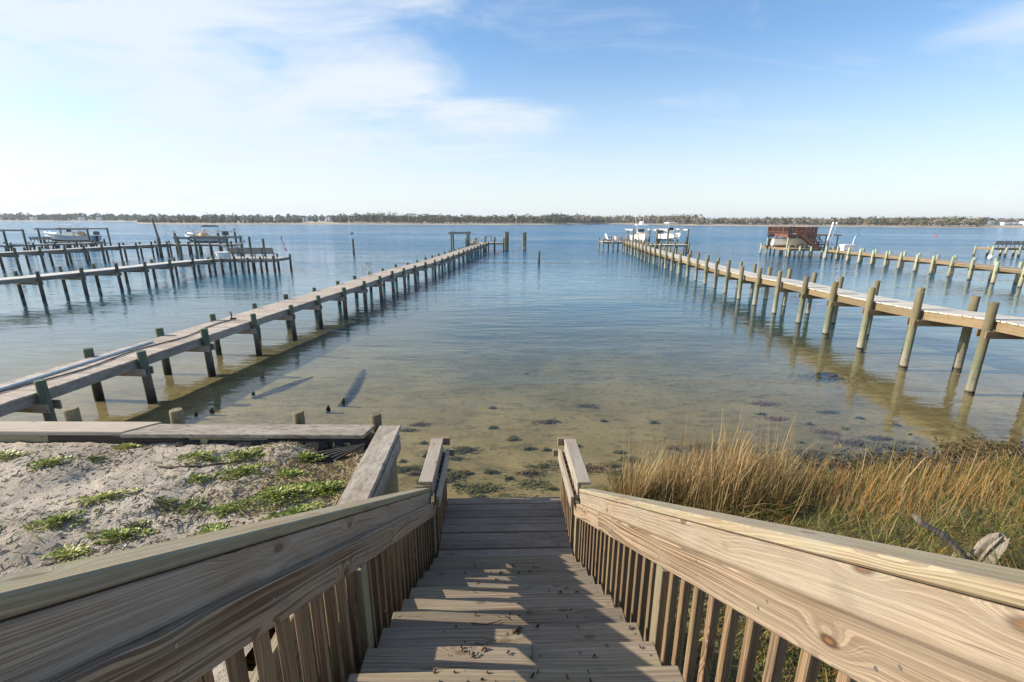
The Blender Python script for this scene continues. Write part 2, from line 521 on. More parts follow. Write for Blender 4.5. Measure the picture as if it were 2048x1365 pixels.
M['pile_g'] = pile_mat('green_treated_pile', (0.34, 0.40, 0.28), (0.36, 0.35, 0.22), (0.30, 0.24, 0.16), 1.0, 0.5)
M['pile_b'] = pile_mat('old_dark_pile', (0.11, 0.12, 0.085), (0.10, 0.085, 0.065), (0.05, 0.04, 0.03), 0.9, 0.4)
M['bolt'] = plain('galvanised_bolt', (0.35, 0.35, 0.34), 0.45, 0.2, 30, 0.8)
M['white'] = plain('white_gelcoat', (0.80, 0.80, 0.78), 0.3, 0.03)
M['cream'] = plain('cream_gelcoat', (0.72, 0.68, 0.58), 0.35, 0.04)
M['hullgrey'] = plain('pale_blue_gelcoat', (0.30, 0.38, 0.46), 0.3, 0.04)
M['bottom'] = plain('dark_bottom_paint', (0.03, 0.045, 0.06), 0.6, 0.1)
M['tan'] = plain('tan_canvas', (0.60, 0.40, 0.20), 0.85, 0.12, 3, bumpy=0.4)
M['black'] = plain('black_plastic', (0.02, 0.021, 0.023), 0.5, 0.2)
M['engine'] = plain('engine_cowl', (0.06, 0.065, 0.075), 0.3, 0.1)
M['glass'] = plain('tinted_acrylic', (0.03, 0.04, 0.05), 0.1, 0.1)
M['steel'] = plain('stainless_steel', (0.6, 0.6, 0.6), 0.25, 0.1, 20, 1.0)
M['alu'] = plain('aluminium_beam', (0.66, 0.67, 0.66), 0.4, 0.08, 6, 0.4)
M['plastic'] = plain('white_plastic', (0.78, 0.77, 0.74), 0.5, 0.05)
M['roof'] = plain('roof_shingle', (0.10, 0.095, 0.09), 0.9, 0.2)
M['fabric'] = plain('black_filter_cloth', (0.022, 0.021, 0.022), 0.9, 0.3, 30, bumpy=0.5)
M['hose'] = plain('black_hose', (0.02, 0.022, 0.03), 0.5, 0.1)
M['rust'] = plain('rust_red_cushion', (0.33, 0.12, 0.06), 0.8, 0.2)
M['drift'] = wood('driftwood', (0.37, 0.31, 0.24), (0.09, 0.065, 0.045), (0.38, 0.34, 0.285), 0.5, None, 0, 45, rough=0.9, contrast=0.9)
M['logwood'] = plain('waterlogged_timber', (0.032, 0.034, 0.016), 0.9, 0.4, 6, bumpy=0.8)
M['grass'] = attr_mat('grass_blades', 0.55, 0.35)
M['leaf'] = attr_mat('fleshy_leaves', 0.4, 0.25)
M['foliage'] = attr_mat('far_foliage', 0.8, 0.15)
M['debris'] = attr_mat('dry_litter', 0.9)
M['bark'] = plain('bark', (0.10, 0.075, 0.055), 0.9, 0.3)
M['shell'] = plain('oyster_shell', (0.75, 0.72, 0.68), 0.5, 0.15, 20)
M['flag_red'] = plain('flag_red_cloth', (0.40, 0.02, 0.03), 0.8, 0.1)
M['flag_white'] = plain('flag_white_cloth', (0.70, 0.70, 0.70), 0.8, 0.05)
M['flag_blue'] = plain('flag_blue_cloth', (0.015, 0.02, 0.10), 0.8, 0.1)
M['green_paint'] = plain('green_buoy_paint', (0.02, 0.30, 0.20), 0.5)
M['red_paint'] = plain('red_buoy_paint', (0.55, 0.10, 0.07), 0.5)
M['houses'] = plain('house_siding', (0.74, 0.74, 0.73), 0.7, 0.05)
M['sand_far'] = plain('beach_sand', (0.34, 0.29, 0.22), 0.95, 0.15, 0.05)


def sand_mat():
    m, nt, bs, out = new_mat('dry_sand')
    tc = N(nt, 'ShaderNodeTexCoord')
    P = tc.outputs['Object']
    a = noise(nt, P, 1.1, 6, 0.6, 0.4)
    b = noise(nt, P, 34.0, 5, 0.65)
    c = noise(nt, P, 220.0, 3, 0.6)
    col = mixc(nt, rng(nt, a, 0.35, 0.68), (0.575, 0.505, 0.415), (0.37, 0.32, 0.255))
    col = mixc(nt, mth(nt, 'MULTIPLY', rng(nt, b, 0.55, 0.68), 0.65), col, (0.20, 0.15, 0.10))
    col = mixc(nt, mth(nt, 'MULTIPLY', rng(nt, c, 0.4, 0.8), 0.3), col, (0.66, 0.60, 0.50))
    # matted dry straw and soil towards the corner of the bulkhead
    sp = N(nt, 'ShaderNodeSeparateXYZ'); nt.links.new(P, sp.inputs[0])
    k = mth(nt, 'ADD', sp.outputs['X'], mth(nt, 'MULTIPLY', a, 2.2))
    k = mth(nt, 'MULTIPLY', rng(nt, k, -2.1, -0.9), rng(nt, sp.outputs['Y'], 3.4, 4.4))
    col = mixc(nt, mth(nt, 'MULTIPLY', k, 0.6), col, (0.23, 0.17, 0.105))
    nt.links.new(col, bs.inputs['Base Color'])
    bs.inputs['Roughness'].default_value = 0.95
    bs.inputs['Specular IOR Level'].default_value = 0.15
    bump(nt, bs, mth(nt, 'ADD', mth(nt, 'MULTIPLY', b, 1.0), mth(nt, 'MULTIPLY', c, 0.25)), 1.0, 0.045)
    return m


def ground_mat():
    m, nt, bs, out = new_mat('seabed_and_bank')
    L = nt.links.new
    tc = N(nt, 'ShaderNodeTexCoord')
    P = tc.outputs['Object']
    sp = N(nt, 'ShaderNodeSeparateXYZ'); L(P, sp.inputs[0])
    a = noise(nt, P, 0.55, 6, 0.6, 0.5)
    b = noise(nt, P, 7.0, 6, 0.65, 0.2)
    b2 = noise(nt, P, 3.0, 6, 0.7, 0.3, (0.6, 1.6, 1.0))
    # ripple marks
    wv = N(nt, 'ShaderNodeTexWave', wave_type='BANDS', bands_direction='Y', ins={'Scale': 4.2, 'Distortion': 5.0, 'Detail': 3.0, 'Detail Scale': 0.9, 'Detail Roughness': 0.5})
    mp = N(nt, 'ShaderNodeMapping'); mp.inputs['Rotation'].default_value = (0, 0, rad(12)); mp.inputs['Scale'].default_value = (0.45, 1, 1)
    L(P, mp.inputs[0]); L(mp.outputs[0], wv.inputs['Vector'])
    col = mixc(nt, rng(nt, a, 0.35, 0.65), (0.265, 0.225, 0.125), (0.19, 0.165, 0.095))
    col = mixc(nt, mth(nt, 'MULTIPLY', rng(nt, b2, 0.50, 0.64), 0.62), col, (0.09, 0.08, 0.045))
    col = mixc(nt, mth(nt, 'MULTIPLY', rng(nt, b, 0.53, 0.68), 0.5), col, (0.06, 0.055, 0.03))
    # soil under the grass above the tide line
    soil = rng(nt, mth(nt, 'ADD', sp.outputs['Z'], mth(nt, 'MULTIPLY', b, 0.16)), 0.10, 0.22)
    soilc = mixc(nt, rng(nt, b, 0.35, 0.65), (0.16, 0.125, 0.07), (0.09, 0.085, 0.045))
    col = mixc(nt, soil, col, soilc)
    # wrack line: dark weed at the water's edge
    wr = mth(nt, 'MULTIPLY', rng(nt, sp.outputs['Z'], -0.10, 0.02), rng(nt, sp.outputs['Z'], 0.03, 0.12, 1, 0))
    wr = mth(nt, 'MULTIPLY', wr, rng(nt, b, 0.38, 0.55))
    wr = mth(nt, 'MULTIPLY', wr, rng(nt, sp.outputs['X'], 2.5, 6.0))
    col = mixc(nt, mth(nt, 'MULTIPLY', wr, 0.85), col, (0.045, 0.032, 0.022))
    L(col, bs.inputs['Base Color'])
    bs.inputs['Roughness'].default_value = 0.9
    bs.inputs['Specular IOR Level'].default_value = 0.2
    bump(nt, bs, mth(nt, 'ADD', mth(nt, 'MULTIPLY', wv.outputs['Fac'], 0.5), mth(nt, 'MULTIPLY', b, 0.9)), 0.6, 0.03)
    return m


def water_mat():
    m, nt, bs, out = new_mat('sound_water')
    nt.nodes.remove(bs)
    L = nt.links.new
    tc = N(nt, 'ShaderNodeTexCoord')
    P = tc.outputs['Object']
    sp = N(nt, 'ShaderNodeSeparateXYZ'); L(P, sp.inputs[0])
    # ripples of three sizes, crests lying roughly across the view
    w1 = noise(nt, P, 1.0, 3.0, 0.5, 0.4, (0.55, 1.9, 1.0))
    w2 = noise(nt, P, 1.0, 3.0, 0.55, 0.6, (2.2, 6.0, 1.0))
    w3 = noise(nt, P, 1.0, 2.0, 0.5, 0.3, (0.10, 0.34, 1.0))
    w4 = noise(nt, P, 1.0, 2.0, 0.5, 0.5, (9.0, 16.0, 1.0))
    gust = noise(nt, P, 1.0, 4.0, 0.55, 0.8, (0.012, 0.05, 1.0))
    calm = mth(nt, 'MULTIPLY', rng(nt, sp.outputs['Y'], 5.0, 35.0, 0.17, 0.75, False), rng(nt, gust, 0.3, 0.7, 0.6, 1.35))
    calm = mth(nt, 'MULTIPLY', calm, rng(nt, sp.outputs['Y'], 30.0, 100.0, 1.0, 7.0, False))
    h = mth(nt, 'ADD', mth(nt, 'MULTIPLY', w1, 0.050), mth(nt, 'MULTIPLY', w2, 0.013))
    h = mth(nt, 'ADD', h, mth(nt, 'MULTIPLY', w3, 0.12))
    h = mth(nt, 'ADD', h, mth(nt, 'MULTIPLY', w4, 0.0035))
    h = mth(nt, 'MULTIPLY', h, calm)
    bp = N(nt, 'ShaderNodeBump', ins={'Strength': 1.0, 'Distance': 1.0})
    L(h, bp.inputs['Height'])
    # Schlick reflectance on the rippled normal, the same from both sides of the sheet
    geo = N(nt, 'ShaderNodeNewGeometry')
    dot = N(nt, 'ShaderNodeVectorMath', operation='DOT_PRODUCT')
    L(geo.outputs['Incoming'], dot.inputs[0]); L(bp.outputs[0], dot.inputs[1])
    cs = mth(nt, 'MINIMUM', mth(nt, 'ABSOLUTE', dot.outputs['Value']), 1.0)
    fres = mth(nt, 'ADD', mth(nt, 'MULTIPLY', mth(nt, 'POWER', mth(nt, 'SUBTRACT', 1.0, cs), 5.0), 0.98), 0.02)
    gl = N(nt, 'ShaderNodeBsdfGlossy', distribution='GGX', ins={'Color': (1, 1, 1, 1)})
    L(rng(nt, sp.outputs['Y'], 8.0, 120.0, 0.0, 0.10, False), gl.inputs['Roughness'])
    L(bp.outputs[0], gl.inputs['Normal'])
    # what lies below the surface: clear over the shoals, cloudier with depth (depth grows with distance from shore)
    dn = noise(nt, P, 1.0, 4.0, 0.5, 0.5, (0.09, 0.12, 1.0))
    dd = mth(nt, 'ADD', sp.outputs['Y'], mth(nt, 'MULTIPLY', mth(nt, 'SUBTRACT', dn, 0.5), 14.0))
    turb = rng(nt, dd, 10.0, 36.0, 0.0, 0.97)
    tint = mixc(nt, rng(nt, dd, 5.0, 26.0), (0.92, 0.88, 0.76), (0.44, 0.54, 0.52))
    tr = N(nt, 'ShaderNodeBsdfTransparent'); L(tint, tr.inputs['Color'])
    df = N(nt, 'ShaderNodeBsdfDiffuse')
    L(mixc(nt, rng(nt, dd, 16.0, 60.0), (0.016, 0.11, 0.16), (0.003, 0.125, 0.26)), df.inputs['Color'])
    body = N(nt, 'ShaderNodeMixShader'); L(turb, body.inputs[0]); L(tr.outputs[0], body.inputs[1]); L(df.outputs[0], body.inputs[2])
    ms = N(nt, 'ShaderNodeMixShader'); L(fres, ms.inputs[0]); L(body.outputs[0], ms.inputs[1]); L(gl.outputs[0], ms.inputs[2])
    L(ms.outputs[0], out.inputs[0])
    return m


M['sand'] = sand_mat()
M['ground'] = ground_mat()
M['water'] = water_mat()


# ------------------------------------------------------------------ the setting: ground, yard, water, shores
def lerp_path(pts, y, k=0):
    """piecewise-linear lookup of column k (x or z) in points keyed by y"""
    ys = [p[1] for p in pts]
    return float(np.interp(y, ys, [p[k] for p in pts]))


def shore_y(x):
    return float(np.interp(x, [-60, -12, 0.9, 1.6, 3.0, 6.0, 10.0, 16.0, 60.0], [5.0, 5.0, 5.0, 6.0, 6.7, 7.15, 7.7, 8.2, 9.0]))


def ground_z(x, y):
    s = shore_y(x) + 0.22 * mnoise.noise(Vector((x * 0.7, y * 0.7, 3.0)))
    off = y - s
    if off > 0:
        z = -0.035 - 0.018 * min(off, 14) - 0.03 * min(max(off - 14, 0), 50)
        z += 0.015 * mnoise.noise(Vector((x * 1.3, y * 1.8, 0)))
    else:
        z = -0.035 + 0.20 * min(-off, 0.6) + 0.27 * max(-off - 0.6, 0)
        z = min(z, 1.25)
        if x > 1.0:
            z += 0.05 * mnoise.noise(Vector((x * 1.6, y * 1.6, 7.0))) * min(1, -off)
    if x < -1.35:                                    # below the filled yard
        z = min(z, -0.05)
    return z


def make_ground():
    xs = np.unique(np.concatenate([[-2500, -900, -300, -120, -60, -35, -22, -16, -12.5], np.arange(-10, 16.01, 0.13), [18, 22, 30, 45, 80, 160, 400, 1000, 2500]]))
    ys = np.unique(np.concatenate([[-60, -25, -12, -6, -3, -1.5], np.arange(-0.5, 15.01, 0.13), [16, 18, 20, 24, 30, 40, 60, 90, 150, 300, 700, 1500, 4000]]))
    nx, ny = len(xs), len(ys)
    v = [(x, y, ground_z(x, y)) for y in ys for x in xs]
    f = [(j * nx + i, j * nx + i + 1, (j + 1) * nx + i + 1, (j + 1) * nx + i) for j in range(ny - 1) for i in range(nx - 1)]
    o = mesh_np('ground', v, f, M['ground'], smooth=True)
    tag(o, 'sandy seabed and grassy bank under and beside the clear water', None, None, 'structure')


make_ground()

YARD_X1, YARD_Y1 = -1.66, 5.10


def yard_z(x, y):
    z = 1.50 + 0.05 * max(0, 3.5 - y) + 0.02 * (y - 4)
    z += 0.05 * mnoise.noise(Vector((x * 0.9, y * 0.9, 1.0))) + 0.02 * mnoise.noise(Vector((x * 2.6, y * 2.6, 4.0)))
    t = mnoise.noise(Vector((x * 7, y * 7, 9.0)))
    z += 0.022 * t + 0.012 * mnoise.noise(Vector((x * 19, y * 19, 2.0)))
    # dips where feet and run-off have scooped the sand
    for cx, cy, r, d in ((-4.6, 4.35, 0.32, 0.06), (-3.75, 3.2, 0.4, 0.055), (-3.25, 3.95, 0.25, 0.045), (-5.2, 3.8, 0.22, 0.04), (-2.2, 5.0, 0.45, 0.12)):
        q = ((x - cx) ** 2 + (y - cy) ** 2) / (r * r)
        z -= d * math.exp(-q)
        q = ((x - cx + r) ** 2 + (y - cy - 0.05) ** 2) / (r * r * 0.5)
        z += 0.6 * d * math.exp(-q)
    return z


def make_yard():
    xs = np.concatenate([[-40, -20, -12, -9.5], np.arange(-8.0, YARD_X1 + 0.001, 0.04)])
    xs = np.append(xs[xs < YARD_X1], YARD_X1)
    ys = np.concatenate([[-12, -5, 0, 1.0], np.arange(1.5, YARD_Y1, 0.04), [YARD_Y1]])
    nx, ny = len(xs), len(ys)
    v = [(x, y, yard_z(x, y)) for y in ys for x in xs]
    f = [(j * nx + i, j * nx + i + 1, (j + 1) * nx + i + 1, (j + 1) * nx + i) for j in range(ny - 1) for i in range(nx - 1)]
    o = mesh_np('sand_yard', v, f, M['sand'], smooth=True)
    tag(o, 'pale trampled sand filled up behind the timber bulkhead', None, None, 'structure')


make_yard()

wm = MB()
wm.poly([(-2500, 2.0, 0), (2500, 2.0, 0), (2500, 4000, 0), (-2500, 4000, 0)])
tag(wm.build('water', M['water']), 'clear shallow water turning blue towards the far shore', None, None, 'structure')


def shore_strip(name, front, depth, label, zt=1.3):
    """low land: beach rising from the water along a front line, flat top behind"""
    v, f = [], []
    n = len(front)
    rows = ((-4, -0.3), (0, 0.02), (10, 0.55), (26, zt), (depth, zt + 0.6), (depth + 30, -1.0))
    for dy, z in rows:
        for x, y in front:
            k = (1 + dy / y)
            v.append((x * (k if dy > 0 else 1), y + dy, z + (0.15 * mnoise.noise(Vector((x * 0.03, dy, 0))) if z > 0.3 else 0)))
    for j in range(len(rows) - 1):
        for i in range(n - 1):
            f.append((j * n + i, j * n + i + 1, (j + 1) * n + i + 1, (j + 1) * n + i))
    o = mesh_np(name, v, f, M['sand_far'], smooth=True)
    tag(o, label, None, None, 'structure')


FRONT_ISLAND = [(-292, 366), (-280, 360), (-250, 350), (-217, 346), (-195, 362), (-172, 384), (-150, 392)]
FRONT_MID = [(-172, 386), (-130, 396), (-96, 402), (-50, 404), (-10, 405), (30, 425), (62, 470), (104, 545), (140, 500), (162, 408), (200, 385), (258, 359), (300, 346), (347, 334), (420, 320), (600, 300)]
FRONT_FAR = [(-1400, 640), (-900, 620), (-610, 618), (-516, 628), (-400, 650), (-200, 700), (0, 760)]
FRONT_FARR = [(330, 470), (430, 440), (560, 420), (800, 400)]
shore_strip('far_shore', FRONT_FAR, 120, 'hazy far shore on the left with houses among trees')
shore_strip('island', FRONT_ISLAND, 55, 'low sandy island with dark rounded trees on the left')
shore_strip('wooded_shore', FRONT_MID, 90, 'long low shore with a thin beach below the woods')


# foliage made of many small leaf-clump faces
def clump_faces(cx, cy, cz, rx, ry, rz, n, size, col, V, Fc, K, jit=0.35, shade=None):
    d = nrs.normal(size=(n, 3)); d /= np.linalg.norm(d, axis=1)[:, None]
    rr = nrs.uniform(0.55, 1.0, n) ** 0.6
    lob = 1 + 0.22 * np.sin(d[:, 0] * 5 + cx) * np.cos(d[:, 1] * 4 + cy)
    p = d * (rr * lob)[:, None] * np.array([rx, ry, rz]) + np.array([cx, cy, cz])
    a = nrs.normal(size=(n, 3)); a /= np.linalg.norm(a, axis=1)[:, None]
    b = np.cross(a, d); b /= (np.linalg.norm(b, axis=1)[:, None] + 1e-6)
    s = size * nrs.uniform(0.6, 1.4, n)
    k0 = len(V)
    for i in range(n):
        q = p[i]; ai = a[i] * s[i]; bi = b[i] * s[i]
        k = len(V)
        V.append(tuple(q - ai * 0.9)); V.append(tuple(q + bi)); V.append(tuple(q + ai)); V.append(tuple(q - bi * 0.8))
        Fc.append((k, k + 1, k + 2, k + 3))
        c = np.array(col) * nrs.uniform(1 - jit, 1 + jit)
        K.extend([c] * 4)


def wood_mass(name, front, dy0, dy1, step, hmin, hmax, cols, label, size, n, skip=lambda x: False, zb=1.2):
    V, Fc, K = [], [], []
    pts = [np.array(p, float) for p in front]
    for (a, b) in zip(pts, pts[1:]):
        m = max(1, int(np.linalg.norm(b - a) / step))
        for i in range(m):
            for row in range(3):
                t = (i + nrs.rand()) / m
                p = a + (b - a) * t
                dy = dy0 + (dy1 - dy0) * (row + nrs.rand()) / 3.0
                k = 1 + dy / p[1]
                x, y = p[0] * k, p[1] + dy
                if skip(p[0]): continue
                env = 0.5 + 0.5 * mnoise.noise(Vector((x * 0.012, 5.0, 0))) + 0.25 * mnoise.noise(Vector((x * 0.05, 1.0, 0)))
                h = hmin + (hmax - hmin) * min(1.15, max(0, env + nrs.uniform(-0.4, 0.35))) * (0.55 + 0.225 * row)
                c = cols[nrs.randint(len(cols))]
                w = h * nrs.uniform(0.32, 0.6)
                clump_faces(x, y, zb + h * 0.52, w, w, h * 0.50, n, size, c, V, Fc, K)
    o = mesh_np(name, V, Fc, M['foliage'], np.array(K))
    tag(o, label, 'trees', None, 'stuff')
    return o


OL = [(0.12, 0.12, 0.06), (0.16, 0.14, 0.085), (0.095, 0.105, 0.05), (0.18, 0.145, 0.10), (0.14, 0.12, 0.09)]
GR = [(0.22, 0.185, 0.15), (0.18, 0.16, 0.105), (0.25, 0.21, 0.165), (0.15, 0.14, 0.08)]
DK = [(0.07, 0.085, 0.045), (0.09, 0.10, 0.05), (0.11, 0.105, 0.065)]
FA = [(0.09, 0.10, 0.075), (0.11, 0.115, 0.085), (0.075, 0.085, 0.065)]
wood_mass('distant_woods', FRONT_FAR, 14, 110, 7, 6, 12, FA, 'bluish distant woods behind houses on the left horizon', 1.5, 46)
wood_mass('shore_woods', [p for p in FRONT_MID if p[0] <= 62], 12, 80, 3.4, 4.8, 10.4, DK + OL, 'dark pine and shrub woods on the central far shore', 0.75, 60, lambda x: x < -150)
wood_mass('bare_woods', [p for p in FRONT_MID if 60 <= p[0] <= 165], 12, 80, 3.4, 6, 11, GR, 'greyish leafless woods behind the two white lifted boats', 0.8, 60)
wood_mass('bank_woods', [p for p in FRONT_MID if p[0] >= 160], 10, 70, 2.8, 4.5, 7.6, GR + OL, 'olive scrub woods on the right far shore', 0.7, 60, lambda x: x > 340)
wood_mass('back_woods', [(300, 420), (347, 410), (420, 395), (620, 370)], 12, 80, 3.6, 5, 8.0, GR + OL, 'scrub woods behind the white houses on the right', 0.8, 60)
wood_mass('island_scrub', FRONT_ISLAND[:-1], 16, 44, 3.0, 1.6, 3.4, DK + OL, 'low dark scrub covering the left island', 0.5, 40)


def tree(x, y, h, w, col, label, group, name='tree', n=150):
    t = empty(name, (x, y, 1.0), label, 'tree', group)
    tb = MB()
    tb.tube([(0, 0, -0.2), (0.1, 0, h * 0.3), (0.05, 0.1, h * 0.62)], [0.24, 0.18, 0.07], 6)
    for a in (0.4, 2.5, 4.4):
        tb.tube([(0.08, 0, h * 0.35), (math.cos(a) * w * 0.5, math.sin(a) * w * 0.5, h * 0.62)], [0.1, 0.04], 5)
    tb.build('trunk', M['bark'], t, (x, y, 1.0))
    V, Fc, K = [], [], []
    for i in range(5):
        a = rnd.uniform(0, 6.28); q = rnd.uniform(0, 0.45) * w
        s = rnd.uniform(0.5, 0.75)
        clump_faces(math.cos(a) * q, math.sin(a) * q, h * rnd.uniform(0.45, 0.72), w * s, w * s, h * s * 0.46, n // 5, 0.42, col, V, Fc, K)
    me = bpy.data.meshes.new('crown')
    mesh_np('crown', V, Fc, M['foliage'], np.array(K), parent=t, loc=(x, y, 1.0))
    return t


ORD = ['first', 'second', 'third', 'fourth', 'fifth', 'sixth', 'seventh', 'eighth', 'ninth', 'tenth', 'eleventh', 'twelfth', 'thirteenth', 'fourteenth', 'fifteenth', 'sixteenth']
ILT = [(-284, 3.2, 2.4), (-276, 4.0, 2.6), (-268, 3.6, 2.6), (-259, 5.8, 3.2), (-252, 5.2, 3.0), (-245, 6.2, 3.3), (-237, 6.6, 3.4),
       (-229, 5.6, 3.4), (-221, 6.8, 3.6), (-214, 7.0, 3.8), (-207, 5.6, 3.4), (-198, 4.0, 3.0), (-190, 5.0, 3.0), (-180, 4.4, 3.0), (-172, 4.6, 3.0), (-163, 4.0, 2.6)]
for i, (x, h, w) in enumerate(ILT):
    y = float(np.interp(x, [p[0] for p in FRONT_ISLAND], [p[1] for p in FRONT_ISLAND])) + 22 + rnd.uniform(-4, 6)
    k = y / (y - 22)
    tree(x * k, y, h, w, rnd.choice(DK + OL), '%s rounded dark tree from the left tip of the sandy island' % ORD[i], 'trees on the left island', 'island_tree')


def house(x, y, w, d, h, rot, label, group, wall='houses'):
    t = empty('house', (x, y, 1.2), label, 'house', group)
    R = Matrix.Rotation(rot, 3, 'Z')
    b = MB(); b.box((0, 0, h / 2), (w, d, h)); b.box((0, -d / 2 - 0.9, h * 0.5), (w * 0.8, 1.8, 0.25))
    b.build('wall', M[wall], t, (x, y, 1.2), R)
    r = MB(); o = 0.5; rh = w * 0.22
    for yy in (-1, 1):
        r.poly([(-w / 2 - o, yy * (d / 2 + o), h), (0, yy * (d / 2 + o), h + rh), (w / 2 + o, yy * (d / 2 + o), h)][::-yy])
    r.poly([(-w / 2 - o, -d / 2 - o, h), (-w / 2 - o, d / 2 + o, h), (0, d / 2 + o, h + rh), (0, -d / 2 - o, h + rh)])
    r.poly([(w / 2 + o, d / 2 + o, h), (w / 2 + o, -d / 2 - o, h), (0, -d / 2 - o, h + rh), (0, d / 2 + o, h + rh)])
    r.build('roof', M['roof'], t, (x, y, 1.2), R)
    for i in range(max(2, int(w / 3))):
        for z in ((h * 0.28, h * 0.72) if h > 4.5 else (h * 0.5,)):
            g = MB(); g.box((-w / 2 + (i + 0.5) * w / max(2, int(w / 3)), -d / 2 - 0.05, z), (1.1, 0.12, 1.3))
            g.build('window', M['glass'], t, (x, y, 1.2), R)


for i, px_ in enumerate((70, 140, 165, 250, 330, 345, 430, 500)):
    a = (px_ / 2 - 1024) / 910.0 * 1.03
    y = 645 + (i % 3) * 8
    house(a * y, y, 5 + (i % 3) * 1.5, 6, 4.4, 0.3 * (i % 3), '%s pale house from the left among hazy trees on the far left shore' % ORD[i], 'houses on the left horizon')
house(-202, 455, 7, 6, 4.6, 0.2, 'small white gabled house behind the right end of the island', None)
house(-182, 470, 6, 6, 5.5, -0.1, 'lone white gabled house between island and central woods', None)
for i in range(16):
    x = 352 + i * 10.5 + rnd.uniform(-3, 3)
    if 8 <= i <= 9: continue
    y = float(np.interp(x, [347, 420, 620], [402, 385, 360])) + rnd.uniform(-4, 6)
    house(x * 1.03, y, rnd.uniform(5, 9), 7, rnd.uniform(3.0, 4.4), rnd.uniform(-0.3, 0.3), '%s small white house from the left in the row on the right far shore' % ORD[i if i < 8 else i - 2], 'white houses on the right shore')

# ------------------------------------------------------------------ docks
_pm = {}


def pile_mesh(r, ztop, zbot, mat):
    key = (round(r, 3), round(ztop, 2), round(zbot, 1), mat.name)
    if key in _pm: return _pm[key]
    bm = bmesh.new()
    n = 14
    rings = []
    prof = [(zbot, r * 1.06), (0.0, r * 1.03), (0.4, r * 1.01), (ztop * 0.7, r), (ztop - 0.03, r * 0.98), (ztop - 0.008, r * 0.95), (ztop, r * 0.88)]
    for z, q in prof:
        rings.append([bm.verts.new((math.cos(2 * math.pi * j / n) * q * (1 + 0.025 * math.sin(3 * j + z)), math.sin(2 * math.pi * j / n) * q, z)) for j in range(n)])
    for a, b in zip(rings, rings[1:]):
        for j in range(n):
            bm.faces.new((a[j], a[(j + 1) % n], b[(j + 1) % n], b[j])).smooth = True
    bm.faces.new(rings[-1])
    me = bpy.data.meshes.new('piling')
    bm.to_mesh(me); bm.free()
    me.materials.append(mat)
    _pm[key] = me
    return me


def piling(parent, x, y, ztop, r, mat, zbot=-1.4, name='piling', lean=0.02):
    R = Matrix.Rotation(rnd.uniform(0, 6.28), 3, 'Z')
    R = Matrix.Rotation(rnd.uniform(-lean, lean), 3, 'X') @ Matrix.Rotation(rnd.uniform(-lean, lean), 3, 'Y') @ R
    return link(name, pile_mesh(r, ztop, zbot, mat), parent, (x, y, 0.0), R)


def lone_pile(x, y, ztop, r, mat, label, cat='piling', name='mooring_piling'):
    o = link(name, pile_mesh(r, ztop, -2.5, mat), None, (x, y, 0))
    return tag(o, label, cat)


class Path:
    def __init__(s, pts):
        s.p = [Vector(q) for q in pts]
        s.l = [0.0]
        for a, b in zip(s.p, s.p[1:]): s.l.append(s.l[-1] + (b - a).length)
        s.len = s.l[-1]

    def at(s, t):
        t = min(max(t, 0), s.len)
        for i in range(len(s.p) - 1):
            if t <= s.l[i + 1] or i == len(s.p) - 2:
                d = s.p[i + 1] - s.p[i]
                k = (t - s.l[i]) / d.length
                # smooth the heading a little across the joints
                return s.p[i] + d * k, d.normalized()


